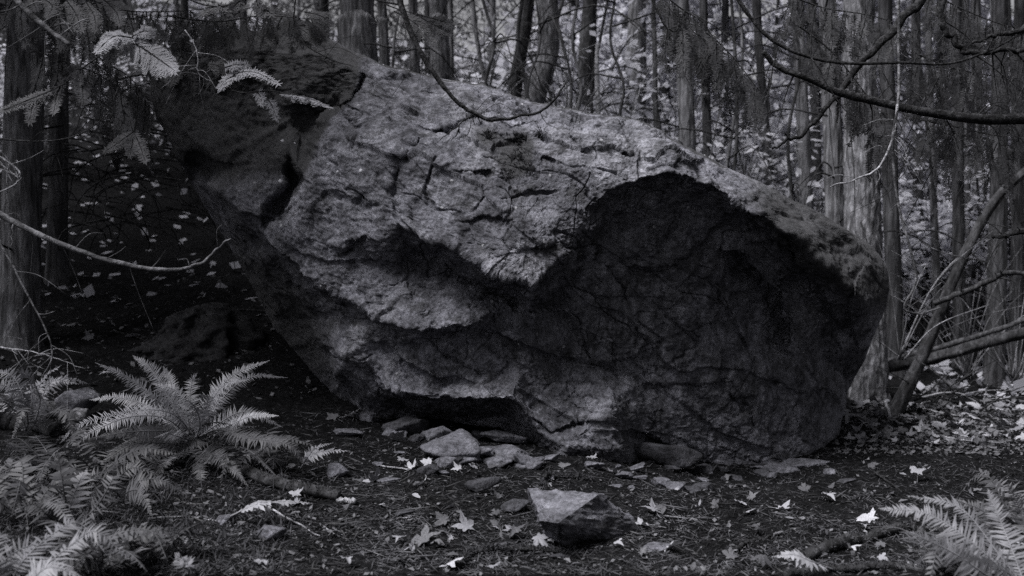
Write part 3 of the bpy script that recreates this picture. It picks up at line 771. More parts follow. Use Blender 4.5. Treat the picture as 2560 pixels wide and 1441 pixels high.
tree('thick cedar trunk at the left edge of the picture', [(70, -200), (66, 0), (60, 300), (52, 600), (44, 860)], 860, 8.3, 92, BARK_MID, CROWN_HIGH[0], sides=40, seed=1, dead=3, amp=0.06, k=6)
tree('slimmer dark cedar trunk just right of the thick left one', [(160, -100), (150, 200), (146, 450), (142, 700)], 700, 10.5, 46, BARK_DARK, CROWN_HIGH[1], sides=28, seed=2, dead=5)
tree('broad bark trunk standing behind the boulder shoulder', [(890, -60), (893, 60), (898, 160), (902, 300)], 300, 10.6, 100, BARK_MID, CROWN_HIGH[0], sides=40, seed=3, dead=2, amp=0.09, k=5)
tree('narrow trunk close against the broad one behind the boulder', [(950, -60), (957, 60), (962, 170), (966, 300)], 300, 11.2, 28, BARK_MID, CROWN_HIGH[1], seed=4)
tree('thin pale trunk with blotches above the boulder crest', [(1030, -60), (1034, 60), (1038, 180), (1040, 300)], 300, 11.5, 27, BARK_PALE, CROWN_TOP, seed=5, name='slender_tree', dead=2)
tree('pale grey trunk right of the blotched one', [(1092, -60), (1096, 60), (1102, 190), (1104, 320)], 320, 12, 52, BARK_PALE, CROWN_TOP, seed=6, dead=3, amp=0.08)
tree('thin trunk touching the right side of a pale grey one', [(1124, -60), (1126, 60), (1128, 190), (1129, 320)], 320, 12.6, 16, BARK_MID, CROWN_TOP, seed=7, name='slender_tree')
tree('pale leaning trunk with a bend above the crest', [(1362, -80), (1368, 0), (1372, 90), (1366, 150), (1345, 215), (1326, 280), (1318, 340)], 340, 12, 58, BARK_PALE, CROWN_TOP, seed=8, name='leaning_tree', dead=5, amp=0.08)
tree('mossy dark trunk beside the pale leaning one', [(1330, -60), (1312, 80), (1290, 200), (1280, 320)], 320, 13, 34, BARK_MOSS, CROWN_TOP, seed=9, dead=4)
tree('blurred dark trunk behind the thin pale snag', [(1480, -60), (1470, 100), (1462, 250), (1458, 360)], 360, 14, 46, BARK_MOSS, CROWN_TOP, seed=10, dead=5)
tree('thin bleached snag above the boulder crest', [(1494, 110), (1492, 180), (1496, 300), (1497, 380)], 380, 12, 13, WOOD_PALE, None, seed=11, name='snag', top=2.0)
tree('soft grey trunk left of the two dark snags', [(1596, -60), (1592, 100), (1588, 250), (1586, 400)], 400, 15, 52, BARK_MID, CROWN_TOP, seed=12, dead=3)
tree('thin dark straight snag over the boulder ridge', [(1634, -60), (1636, 100), (1640, 330), (1642, 420)], 420, 12.5, 13, BARK_DARK, None, seed=13, name='snag', dead=3)
tree('short broken dark snag at the boulder ridge', [(1634, 235), (1640, 270), (1648, 330), (1652, 420)], 420, 12.3, 14, BARK_DARK, None, seed=14, name='snag', top=2.2)
tree('straight furrowed trunk right of the crest', [(1704, -60), (1708, 100), (1716, 300), (1720, 420)], 420, 11.5, 42, BARK_MID, CROWN_TOP, seed=15, dead=5)
tree('dark slim trunk next to the straight furrowed one', [(1758, -60), (1762, 150), (1768, 330), (1772, 450)], 450, 12.5, 24, BARK_DARK, CROWN_HIGH[0], seed=16, dead=4)
tree('dark trunk with stubs over the falling ridge', [(1890, -60), (1900, 150), (1918, 380), (1926, 520)], 520, 13.5, 24, BARK_DARK, CROWN_TOP, seed=17, dead=6)
tree('straight dark trunk between ridge and pale maple', [(1996, -60), (2000, 150), (2012, 400), (2018, 560)], 560, 12, 34, BARK_MID, CROWN_TOP, seed=18, dead=4)
tree('dark slim trunk behind the straight dark one', [(2030, -60), (2036, 200), (2042, 420), (2046, 560)], 560, 14, 24, BARK_DARK, CROWN_TOP, seed=19, dead=4)
tree('dark furrowed trunk touching the pale maple', [(2068, -60), (2074, 150), (2084, 400), (2092, 640)], 640, 10.6, 48, BARK_MID, CROWN_TOP, seed=20, dead=4, amp=0.09)
tree('stout pale maple trunk with diamond bark and a knot', [(2150, -100), (2150, 200), (2155, 450), (2160, 700), (2168, 900), (2172, 1015)], 1015, 9.4, 90, BARK_PALE, CROWN_TOP, seed=21, name='maple_tree', sides=64, amp=0.085, k=7, flare=0.35, vs=5)
tree('dark trunk just right of the pale maple', [(2212, -60), (2222, 300), (2232, 650), (2240, 990)], 990, 10.8, 40, BARK_DARK, CROWN_TOP, seed=22, dead=4)
tree('mossy trunk leaning far to the right over poles', [(2640, 380), (2560, 432), (2490, 500), (2430, 600), (2370, 730), (2310, 880), (2262, 985), (2240, 1030)], 1030, 8.8, 26, BARK_MOSS, None, seed=23, name='leaning_tree', top=1.0, amp=0.1)
tree('straight dark trunk with a flared foot at the right', [(2505, -60), (2500, 200), (2496, 500), (2490, 800), (2484, 1000)], 1000, 11, 44, BARK_DARK, CROWN_TOP, seed=24, dead=5)
for q, (xt, xb, D_, w_, lab) in enumerate([(2320, 2345, 12.5, 18, 'thin dark trunk behind the leaning mossy one'), (2392, 2398, 12, 28, 'slim trunk standing behind the fallen poles'), (2418, 2420, 13, 14, 'very thin stem right behind the slim trunk'),
        (2290, 2300, 14.5, 26, 'far grey trunk between the leaning tree and the maple'), (2440, 2452, 15, 26, 'far dark trunk left of the flared one'), (2552, 2540, 12, 30, 'dark trunk cut by the right picture edge')]):
    tree(lab, [(xt, -60), ((xt + xb) / 2, 450), (xb, 960)], 960, D_, w_, BARK_DARK if q % 2 else BARK_MID, CROWN_TOP, seed=30 + q, dead=4, sides=18)

rsp = np.random.RandomState(77)
for q in range(30):
    x_ = rsp.uniform(960, 2560); D_ = rsp.uniform(9.8, 15); ln = rsp.uniform(-60, 60); zone = 'above the boulder crest' if x_ < 1600 else 'above the falling ridge' if x_ < 2130 else 'right of the maple trunk'
    yb = 330 if x_ < 1600 else 520 if x_ < 2130 else 980
    tree('thin crooked sapling among the trunks ' + zone, [(x_ + ln + rsp.uniform(-30, 30), -60), (x_ + ln * .7 + rsp.uniform(-22, 22), yb * .3), (x_ + ln * .3 + rsp.uniform(-22, 22), yb * .65), (x_, yb)], yb, D_, rsp.uniform(5, 13), (BARK_DARK, BARK_MOSS, BARK_MID)[q % 3], None, 'thin saplings ' + zone, sides=8, name='sapling', seed=400 + q, dead=7, top=6.5, flare=.2)

# the wood beyond: slender trees sharing trunk and crown shapes
FAR_TRUNK = [trunk_mesh(np.array([(0, 0, -0.3), (0.05 * s, 0, 4), (0.1 * s, 0.05, 10)]), 0.075, 0.035, BARK_DARK if s < 1 else BARK_MID, 12, 0.25, 60 + s) for s in (-1, 1)]
rsf = np.random.RandomState(3)
def far_tree(px, D_, crown, label, group, q, cat='tree', name='forest_tree', trunk=True, sc=None):
    w = P(px, 600, D_); z = GZ(w[0], w[1])
    o = empty(name, (w[0], w[1], z)); s_ = sc or (0.8 + 0.5 * rsf.rand()); o.scale = (s_, s_, s_ * (0.9 + 0.2 * rsf.rand())); o.rotation_euler = (0, 0, rsf.rand() * 6.28)
    if trunk: link('trunk', FAR_TRUNK[q % 2], o)
    c = link('crown', crown[0], o); c['kind'] = 'stuff'; link('branches' if trunk else 'stems', crown[1], c)['kind'] = 'stuff'
    zone = 'left of the boulder' if px < 420 else 'above the dark slab' if px < 900 else 'above the boulder crest' if px < 1600 else 'above the falling ridge' if px < 2130 else 'right of the maple trunk'
    label += ' ' + zone; group += ' ' + zone
    tag(o, label, cat, group); return o
q = 0
for px in np.arange(-250, 2900, 150):
    for row, (da, db) in enumerate(((15, 19), (21, 27), (30, 42))):
        px_ = px + rsf.uniform(-50, 50); D_ = rsf.uniform(da, db); q += 1
        if px_ < 400 and row == 0: continue
        right = px_ > 1500
        if row == 1 and rsf.rand() < .4: continue
        if rsf.rand() < (0.72 if right else 0.5 if px_ > 900 else 0.2):
            far_tree(px_, D_, CROWN_PALE[q % 2], 'pale autumn tree blurred in the wood', 'pale trees in the wood beyond', q)
        else:
            far_tree(px_, D_, CROWN_LOW[q % 3], 'slender drooping conifer blurred in the wood', 'conifers in the wood beyond', q)
for px in np.arange(-100, 2700, 44):
    px_ = px + rsf.uniform(-30, 30); D_ = rsf.uniform(11.5, 22) if px_ > 1000 else rsf.uniform(14, 24); q += 1
    if 2100 < px_ < 2350 and D_ < 13: D_ += 3
    if rsf.rand() < (0.75 if px_ > 1600 else 0.45):
        far_tree(px_, D_, SHRUB_PALE[q % 3], 'pale leafed shrub blurred between the trunks', 'pale shrubs under the trees', q, 'shrub', 'shrub', False)
    else:
        far_tree(px_, D_, SHRUB_DARK[q % 2], 'dark leafed shrub blurred between the trunks', 'dark shrubs under the trees', q, 'shrub', 'shrub', False)
for px in np.arange(1380, 2640, 40):
    q += 1; D_ = rsf.uniform(13, 21)
    far_tree(px + rsf.uniform(-20, 20), D_, SHRUB_PALE[q % 3], 'pale leafed shrub blurred between the trunks', 'pale shrubs under the trees', q, 'shrub', 'shrub', False, rsf.uniform(1.0, 2.0))
# unseen trees added round the clearing to cast shade and cut fill light
CROWN_DENSE = crown_mesh(150, 3.6, 11, 2.1, 80, CONIFER, 0.5, 0.14, 11, 12, 0.35)
for q, (x_, y_, s_) in enumerate([(-5.4, 7.7, .95), (-6.2, 9.4, 1.05), (-7.6, 11.0, 1.1), (-9, 7.5, 1.2), (-6.6, 13.5, 1.1), (-8.2, 15.5, 1.2), (7.2, 3.5, 1.1), (8.5, 7.0, 1.1), (5.0, -3.0, 1.1), (1.6, -4.5, 1.1), (8.5, 0.0, 1.2), (-2.2, -6.0, 1.1), (4.0, -7.0, 1.3)]):
    o = empty('added_shade_tree', (x_, y_, GZ(x_, y_))); o.scale = (s_,) * 3; o.rotation_euler = (0, 0, q * 1.3)
    link('trunk', FAR_TRUNK[q % 2], o); c = link('crown', CROWN_DENSE[0], o); link('branches', CROWN_DENSE[1], c)['kind'] = 'stuff'; c['kind'] = 'stuff'
    tag(o, 'unseen dense conifer added around the clearing to cast shade', 'tree', 'added shade conifers around the clearing')

CROWN_SHADE = crown_mesh(151, 5.4, 10, 1.9, 90, CONIFER, 0.4, 0.17, 11, 12, 0.4)  # crown of an added, unseen tree, shaped to shade the slab
o = empty('added_shade_tree', (-4.5, 5.5, GZ(-4.5, 5.5))); link('trunk', FAR_TRUNK[0], o); c = link('crown', CROWN_SHADE[0], o); c['kind'] = 'stuff'; link('branches', CROWN_SHADE[1], c)['kind'] = 'stuff'
tag(o, 'unseen cedar added off the left edge, its high crown shading the slab', 'tree')

# ------------------------------------------------------------------ stones
STONE = rock_mat('loose_stone', 0.08, 0.25)
STONE_DARK = rock_mat('mossy_stone', 0.035, 0.10)
def _ico(sub):
    bm = bmesh.new(); bmesh.ops.create_icosphere(bm, subdivisions=sub, radius=1); bm.verts.ensure_lookup_table()
    V = np.array([v.co[:] for v in bm.verts]); F = np.array([[v.index for v in f.verts] for f in bm.faces]); bm.free(); return V, F
ICO4, ICO5 = _ico(4), _ico(5)
def poly_rock(planes, ico, noise=0.02, seed=0, freq=3.0):
    """planes: (n, d) around the origin; a faceted stone with worn, grainy faces"""
    V, F = ico
    nn = np.array([p[0] for p in planes], float); nn = unit(nn); d = np.array([p[1] for p in planes])
    dots = V @ nn.T; r = np.where(dots > 1e-3, d[None] / np.maximum(dots, 1e-3), 9).min(1)
    W = V * r[:, None]; sc_ = np.abs(W).max()
    W = W * (1 + noise * 4 * fbm(W / sc_ * freq, 4, seed, 0.6)[:, None] + noise * 1.5 * chips(W / sc_ * 5, seed)[0][:, None])
    return W, F
def stone(px, py, wpx, hfrac, depthf, label, seed, mat=None, name='stone', group=None, sink=0.25, tilt=(0, 0), nz=0.02, ico=None):
    p = G(px, py)[0]; d_ = (p[1]) ; w = wpx / FPX * d_ / 2
    rs = np.random.RandomState(seed)
    pl = [(v, 0.72 + 0.28 * rs.rand()) for v in unit(rs.randn(11, 3))] + [((0.1 * rs.randn(), 0.1 * rs.randn(), 1), 0.62 + 0.2 * rs.rand()), ((0, 0, -1), 0.7)]
    W, F = poly_rock(pl, ico or ICO4, nz, seed)
    W = W / np.abs(W[:, 0]).max() * np.array([w, w * depthf, w * hfrac * 1.3])
    W[:, 2] += w * hfrac * (1 - 2 * sink) * 1.3
    o = link(name, np_mesh(name, W, F, mat or STONE), None, p, (tilt[0], tilt[1], 0))
    return tag(o, label, 'stone', group)
STONES = [ # px, py (foot centre), width px, height/width, depth/width, label
 (852,1092,130,.28,.7,'long flat pale stone lying left of the boulder foot'),(985,1086,60,.35,.8,'small wedge of stone right of the long flat one'),(1020,1085,95,.42,.8,'dark blocky stone under the boulder overhang'),(1100,1100,80,.5,.8,'upright stone leaning under the boulder overhang'),
 (1128,1138,120,.38,.8,'broad stone in the middle of the rubble under the boulder'),(1250,1108,110,.4,.8,'pale capped stone tucked under the boulder edge'),(1165,1110,70,.45,.8,'bright chunk on the rubble under the overhang'),
 (1215,1140,70,.35,.8,'small stone beside the broad rubble stone'),(1170,1150,58,.3,.8,'small flat stone in front of the rubble'),(1262,1142,100,.22,.7,'flat slab with a sharp edge in the rubble'),(1330,1168,170,.16,.6,'long thin slab pointing right at the boulder foot'),
 (1240,1160,70,.25,.8,'tilted flake left of the long thin slab'),(845,1190,60,.6,.8,'rounded stone at the end of the fern log'),(965,1205,80,.2,.7,'thin flat stone on soil right of the fern log'),(1110,1185,34,.3,.8,'tiny flat pebble below the rubble'),
 (1205,1232,110,.6,.9,'dark mossy stone half buried in the foreground soil'),(1290,1275,105,.42,.8,'dull stone between the mossy one and the sharp block'),(1565,1195,60,.4,.8,'small chip in front of the leaning flake'),(1610,1205,85,.45,.8,'split stone at the boulder base right of centre'),
 (1480,1170,60,.35,.8,'small stone at the foot bulge of the boulder'),(1655,1215,70,.4,.8,'stone beside the split one at the boulder base'),(1755,1228,70,.4,.8,'triangular stone on dark soil before the overhang'),(1680,1175,60,.3,.8,'dull chip under the dark wall'),
 (675,1345,75,.6,.8,'pale rounded stone near the lying fern frond'),(560,1305,60,.4,.8,'low stone hidden behind fern tips'),(1640,1372,100,.16,.7,'thin pale flake in front of the sharp block'),(1010,1285,60,.2,.7,'flat dull chip in the foreground soil'),(1400,1395,60,.25,.7,'dull low stone near the bottom edge'),
 (1830,1200,60,.25,.8,'flat chip at the dark wall foot'),(1900,1190,45,.5,.9,'rounded pebble at the dark wall foot'),(1930,1195,36,.5,.9,'smaller rounded pebble beside another at the wall'),(1960,1178,120,.16,.5,'thin layered slate at the right boulder foot'),(2010,1165,130,.14,.5,'long layered slate near the right boulder corner'),
 (2120,1205,70,.2,.6,'dark flat stone right of the boulder corner'),(430,870,70,.5,.9,'dark stone on the shaded slope left of the boulder'),(330,845,50,.4,.9,'small dark stone on the shaded left slope'),(920,1050,60,.4,.8,'stone against the left toe of the boulder'),(1760,1205,36,.4,.8,'tiny chip beside the triangular stone')]
for q, (px, py, w_, hf, df, lab) in enumerate(STONES):
    if 940 < px < 1400 and py < 1170: w_ *= 1.3
    dark = any(t in lab for t in ('dark', 'mossy', 'dull'))
    rs_ = np.random.RandomState(q)
    stone(px, py, w_, hf, df, lab, 900 + q, STONE_DARK if dark else STONE, name='stone', group='loose stones around the boulder', tilt=(rs_.uniform(-.1, .25), rs_.uniform(-.2, .2)))
rs_ = np.random.RandomState(31)
for q in range(34):
    px, py = (rs_.uniform(930, 1420), rs_.uniform(1085, 1190)) if q < 20 else (rs_.uniform(1440, 2080), rs_.uniform(1165, 1235))
    stone(px, py + (px - 1000) * .03 * (q < 20), rs_.uniform(30, 84) if q < 20 else rs_.uniform(18, 60), rs_.uniform(.3, .5), .8, 'small stone chip in the rubble under the overhang' if q < 20 else 'small stone chip along the dark wall foot', 1200 + q, STONE if q % 3 else STONE_DARK, 'stone_chip', 'stone chips under the overhang' if q < 20 else 'stone chips along the wall foot', tilt=(rs_.uniform(-.2, .3), rs_.uniform(-.3, .3)))
stone(185, 1050, 135, .75, .9, 'mossy round stone behind the left ferns', 990, STONE, 'stone', None, 0.2)
stone(1660, 1165, 200, .42, .4, 'flake of rock leaning against the boulder base', 991, STONE_DARK, 'rock_flake', None, 0.2, (0.15, 0.2))
# the sharp block in the foreground: hull of measured corners
def gd(px, py):
    v = G(px, py)[0] - np.array([0, 0, CAM_H]); return v[1] * CP - v[2] * SP
d1, d2 = gd(1400, 1345), gd(1592, 1335)
blk = px_path([(1320,1222,d1+.14),(1350,1224,d1+.12),(1505,1231,d1-.04),(1396,1308,d1-.30),(1354,1302,d1-.20),(1552,1272,d2+.10),(1600,1330,d2+.06),(1598,1350,d2+.06),(1560,1362,d2+.02),(1410,1370,d1+.02),(1366,1350,d1+.06),(1326,1250,d1+.36),(1345,1330,d1+.5),(1590,1330,d2+.4),(1400,1395,d1+.2)])
bm = bmesh.new(); [bm.verts.new(v) for v in blk - blk.mean(0)]; bmesh.ops.convex_hull(bm, input=bm.verts[:]); bm.normal_update()
bmesh.ops.triangulate(bm, faces=bm.faces[:]); bmesh.ops.subdivide_edges(bm, edges=bm.edges[:], cuts=14, use_grid_fill=True); bmesh.ops.triangulate(bm, faces=bm.faces[:]); bm.normal_update(); bm.verts.ensure_lookup_table()
W = np.array([v.co[:] for v in bm.verts]); Wn = np.array([v.normal[:] for v in bm.verts]); F = np.array([[v.index for v in f.verts] for f in bm.faces]); bm.free()
W = W + Wn * (0.016 * fbm(W * 9, 4, 77, 0.6) + 0.018 * chips(W * 12, 5)[0])[:, None]
tag(link('stone_block', np_mesh('stone_block', W, F, STONE, False), None, blk.mean(0)), 'sharp angular stone block alone on the foreground soil', 'stone')

# moss and lichen growing on the boulder: parts of it
def pad_mesh(name, center, nrm, r, mat, thick, seed, blades=0):
    rs = np.random.RandomState(seed); t = unit(np.cross(nrm, [0.3, 0.2, 1.0])); b = np.cross(nrm, t)
    m = 26; a = np.arange(m) / m * 2 * PI; rr = r * (1 + 0.35 * fbm(np.stack([np.cos(a) * 1.5, np.sin(a) * 1.5, 0 * a + seed], 1), 3, seed))
    mb = MB(); rings = [(1.0, 0.0), (0.8, 0.75), (0.4, 1.0)]
    V = [center + nrm * (thick * h) + (np.cos(a)[:, None] * t + np.sin(a)[:, None] * b) * (rr * k)[:, None] for k, h in rings]
    V = np.concatenate(V + [center[None] + nrm * thick]); k = np.arange(m); k2 = (k + 1) % m
    f4 = np.concatenate([np.stack([k + i * m, k2 + i * m, k2 + (i + 1) * m, k + (i + 1) * m], 1) for i in range(2)])
    mb.add(V, np.stack([k + 2 * m, k2 + 2 * m, np.full(m, 3 * m)], 1), f4)
    if blades:
        p = center + (rs.randn(blades, 1) * t + rs.randn(blades, 1) * b) * r * 0.45; d = unit(nrm * 0.6 + rs.randn(blades, 3) * 0.5 + np.array([0, 0, -0.5]))
        diamonds(mb, p, d, unit(np.cross(d, rs.randn(blades, 3))), 0.03 + 0.05 * rs.rand(blades), 0.006)
    return mb.mesh(name, mat)
MOSS_DARK = leaf_mat('black_moss', 0.015, 0.04, 30, 0.1, 0.05, 0.9)
LICHEN = leaf_mat('pale_lichen', 0.4, 0.6, 40, 0.0, 0.1, 0.9)
for q, (px, py, w_) in enumerate([(706,352,9),(903,428,7),(1455,411,8),(735,360,5),(845,430,5),(700,455,8),(925,640,6),(1260,655,6),(850,445,4),(690,530,5),(780,600,4),(1800,300,4),(960,160,4),(640,170,4),(1720,520,6)]):
    p, n = on_boulder(px, py); link('lichen_spot', pad_mesh('lichen_spot', p - n * 0.004, n, 0.75 * w_ / FPX * 6.3, LICHEN, 0.006, q), boulder)
for q, (px, py, w_) in enumerate([(1300,345,22),(1295,375,34),(1290,405,42),(1310,420,28),(1265,430,26),(1230,340,26),(1340,330,16)]):
    p, n = on_boulder(px, py); link('moss_tuft', pad_mesh('moss_tuft', p - n * 0.03, n, 0.8 * w_ / FPX * 6.2, MOSS_DARK, 0.024, 40 + q, 260), boulder)

# ------------------------------------------------------------------ ferns: every frond a part
def fern(label, crown_px, fronds, mat, width=0.085, seed=0, name='sword_fern', cat='fern', npairs=44, fat=1.0):
    base = G(*crown_px)[0]; base = base + np.array([0, 0, 0.03]); D0_ = base[1]
    root = empty(name, base); rs = np.random.RandomState(seed)
    for f in fronds:
        pts = [base + rs.randn(3) * 0.015]
        for (px, py, dd) in f[0]: pts.append(P(px, py, D0_ + dd))
        pts = np.array(pts) - base
        wd = width * (f[1] if len(f) > 1 else 1.0)
        L = np.linalg.norm(np.diff(pts, axis=0), axis=1).sum()
        fm, sm = frond_mesh(pts, wd, max(16, int(npairs * min(1.25, L / 0.7))), f[2] if len(f) > 2 else mat, rs.uniform(-.35, .35), 0.5, fat, 0.28, 0.12, rs, True)
        fo = link('frond', fm, root); link('stem', sm, fo)
    return tag(root, label, cat)
d = FERN_DARK
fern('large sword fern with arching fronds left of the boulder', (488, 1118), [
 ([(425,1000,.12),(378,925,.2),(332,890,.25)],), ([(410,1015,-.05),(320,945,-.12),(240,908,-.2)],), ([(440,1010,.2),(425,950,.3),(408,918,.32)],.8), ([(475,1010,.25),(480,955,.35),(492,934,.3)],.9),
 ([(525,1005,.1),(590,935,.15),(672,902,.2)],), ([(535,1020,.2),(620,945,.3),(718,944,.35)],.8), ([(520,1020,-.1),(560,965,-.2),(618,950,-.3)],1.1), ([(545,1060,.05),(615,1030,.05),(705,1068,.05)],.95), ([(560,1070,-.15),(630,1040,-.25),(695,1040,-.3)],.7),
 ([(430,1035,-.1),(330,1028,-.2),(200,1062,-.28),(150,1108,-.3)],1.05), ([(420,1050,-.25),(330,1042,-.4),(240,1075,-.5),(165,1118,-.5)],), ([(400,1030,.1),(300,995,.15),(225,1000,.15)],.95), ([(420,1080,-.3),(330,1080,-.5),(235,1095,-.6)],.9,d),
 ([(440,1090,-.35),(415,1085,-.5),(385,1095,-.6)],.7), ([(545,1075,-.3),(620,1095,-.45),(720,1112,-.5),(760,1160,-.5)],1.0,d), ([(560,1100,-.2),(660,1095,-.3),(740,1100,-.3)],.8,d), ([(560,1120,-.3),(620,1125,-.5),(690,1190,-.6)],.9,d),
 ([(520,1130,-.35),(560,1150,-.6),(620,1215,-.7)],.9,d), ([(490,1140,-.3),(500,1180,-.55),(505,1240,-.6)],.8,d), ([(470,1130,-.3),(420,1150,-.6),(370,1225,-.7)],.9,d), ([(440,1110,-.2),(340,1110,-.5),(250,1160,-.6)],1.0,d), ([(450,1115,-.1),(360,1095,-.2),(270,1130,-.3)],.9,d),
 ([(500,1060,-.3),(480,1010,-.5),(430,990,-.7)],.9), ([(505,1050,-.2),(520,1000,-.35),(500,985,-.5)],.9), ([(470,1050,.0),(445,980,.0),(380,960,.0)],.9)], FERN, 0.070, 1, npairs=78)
fern('long fern frond lying on the ground below the big fern', (795, 1170), [([(700,1205,-.15),(600,1265,-.35),(520,1330,-.6),(435,1358,-.75)],1.0)], FERN, 0.075, 2, npairs=30, fat=1.3)
fern('fern frond crossing the soil right of the big fern', (560, 1310), [([(640,1262,.12),(700,1255,.18),(775,1258,.2)],1.0)], FERN, 0.06, 3, npairs=24, fat=1.3)
fern('small fern tuft at the right end of the fern log', (750, 1180), [([(775,1140,.1),(815,1128,.12),(872,1128,.12)],.9), ([(765,1150,0),(790,1120,0),(830,1108,0)],.7)], FERN, 0.06, 4, npairs=34)
fern('pale sword fern at the left picture edge', (75, 1085), [([(85,1010,0),(110,945,0),(150,915,0)],), ([(95,1020,.1),(130,955,.1),(195,960,.1)],.9), ([(60,1000,0),(30,940,0),(-20,930,0)],1.1), ([(80,1000,-.1),(75,950,-.2),(45,925,-.25)],1.1), ([(50,1010,.05),(15,965,.1),(-40,975,.1)],),
 ([(90,1050,-.2),(100,1000,-.4),(85,960,-.5)],.9), ([(50,1040,-.15),(0,1000,-.3),(-40,1010,-.3)],.9,d), ([(110,1040,-.2),(160,1030,-.35),(190,1100,-.4)],1,d), ([(70,1060,-.3),(60,1020,-.5),(30,1100,-.6)],.8,d)], FERN, 0.075, 5)
fern('fern with broad arching fronds at the bottom left corner', (20, 1500), [([(60,1400,.1),(140,1330,.2),(200,1310,.25),(265,1385,.2)],1.2), ([(80,1440,0),(170,1370,.1),(240,1330,.1),(320,1395,.1)],1.1), ([(0,1420,.1),(60,1370,.15),(130,1360,.2)],1.2), ([(60,1470,-.1),(120,1420,-.1),(200,1440,-.1)],1.1), ([(-20,1420,0),(-20,1350,.1),(30,1340,.15)],1)], FERN_MID, 0.08, 6, npairs=46)
fern('upright fern fronds above the bottom left fern', (165, 1330), [([(175,1270,.02),(195,1210,.05),(215,1175,.08)],1.25), ([(160,1230,0),(150,1170,0),(145,1140,0)],.9,d), ([(230,1280,0),(280,1200,0),(270,1190,.1)],.8,d), ([(120,1290,0),(80,1260,0),(30,1290,0)],.8,d)], FERN_MID, 0.075, 7, npairs=36)
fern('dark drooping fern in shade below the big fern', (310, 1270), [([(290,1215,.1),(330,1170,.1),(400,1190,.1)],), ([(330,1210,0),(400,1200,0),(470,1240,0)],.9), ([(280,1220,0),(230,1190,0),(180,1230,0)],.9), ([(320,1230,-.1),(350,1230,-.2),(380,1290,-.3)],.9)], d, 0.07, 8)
fern('fern at the bottom right corner with long fronds', (2590, 1540), [([(2480,1400,.1),(2330,1290,.2),(2200,1272,.25)],1.2), ([(2500,1390,.2),(2400,1270,.3),(2270,1240,.35)],1.1), ([(2520,1400,.3),(2470,1290,.35),(2390,1250,.4)],.9,d), ([(2540,1400,.2),(2500,1300,.3),(2470,1225,.35)],1.1), ([(2570,1400,.2),(2560,1300,.3),(2520,1210,.3)],1.2,d),
 ([(2470,1440,0),(2380,1380,0),(2270,1330,0)],1), ([(2540,1450,-.1),(2460,1400,-.1),(2380,1400,-.1)],1,d), ([(2600,1420,.1),(2590,1330,.2),(2555,1280,.2)],1)], FERN_MID, 0.075, 9, npairs=60)
fern('single small frond by the mossy log at bottom right', (2075, 1432), [([(2030,1405,0),(1985,1388,0),(1935,1392,0)],1.0)], FERN, 0.055, 10, npairs=24, fat=1.2)
fern('tiny fern sprig at the lower left near the bottom edge', (470, 1440), [([(462,1420,0),(450,1400,0),(438,1385,0)],1.0), ([(475,1420,0),(470,1405,0),(455,1395,0)],.8)], FERN, 0.04, 11, npairs=14)
fern('small fern under the fallen poles at right', (2370, 1005), [([(2350,975,0),(2330,965,0),(2305,985,0)],), ([(2375,970,0),(2390,960,0),(2420,985,0)],), ([(2365,965,.1),(2362,950,.1),(2350,945,.1)],)], FERN, 0.08, 12, npairs=24)

def wild_fern(label, px, py, nfr, L, seed, mat, lean=(0, 0), width=0.075):
    base = G(px, py)[0]; rs = np.random.RandomState(seed); root = empty('sword_fern', base)
    for q in range(nfr):
        az = q * 2.4 + rs.randn() * .3; l = L * rs.uniform(.55, 1.1); up = rs.uniform(.25, .8); c, s_ = math.cos(az) + lean[0], math.sin(az) + lean[1]
        pts = np.array([(0, 0, 0), (c * l * .25, s_ * l * .25, l * .45 * up), (c * l * .6, s_ * l * .6, l * .68 * up), (c * l * .95, s_ * l * .95, l * rs.uniform(.1, .6) * up)]) + rs.randn(4, 3) * .02
        fm, sm = frond_mesh(pts, width * rs.uniform(.8, 1.15), max(18, int(56 * l)), mat if rs.rand() < .7 else FERN_DARK, rs.uniform(-.6, .6), rs.uniform(.3, .9), 1.0, 0.28, 0.12, rs)
        fo = link('frond', fm, root); link('stem', sm, fo)
    return tag(root, label, 'fern')
for q, (lab, px, py, nf, L, mt) in enumerate([('low fern spreading beneath the left edge fern', 130, 1180, 12, .45, FERN_DARK), ('fern filling the lower left between two others', 60, 1310, 12, .5, FERN_DARK), ('ragged low fern under the big fern at left', 260, 1210, 11, .42, FERN_DARK), ('fern near the bottom edge right of the corner fern', 250, 1425, 10, .36, FERN_DARK),
        ('small fern in the weeds below the lying frond', 390, 1400, 8, .28, FERN_DARK), ('fern half hidden beneath the big fern fronds', 420, 1160, 12, .48, FERN_DARK), ('fern tuft by the log right of the big fern', 620, 1180, 9, .36, FERN_DARK), ('fern behind the left edge fern by the mossy stone', 20, 1060, 10, .5, FERN), ('low fern beside the bottom right corner fern', 2420, 1445, 10, .42, FERN_DARK), ('fern at the right edge above the corner fern', 2570, 1330, 10, .42, FERN_DARK)]):
    wild_fern(lab, px, py, nf, L, 300 + q, mt)

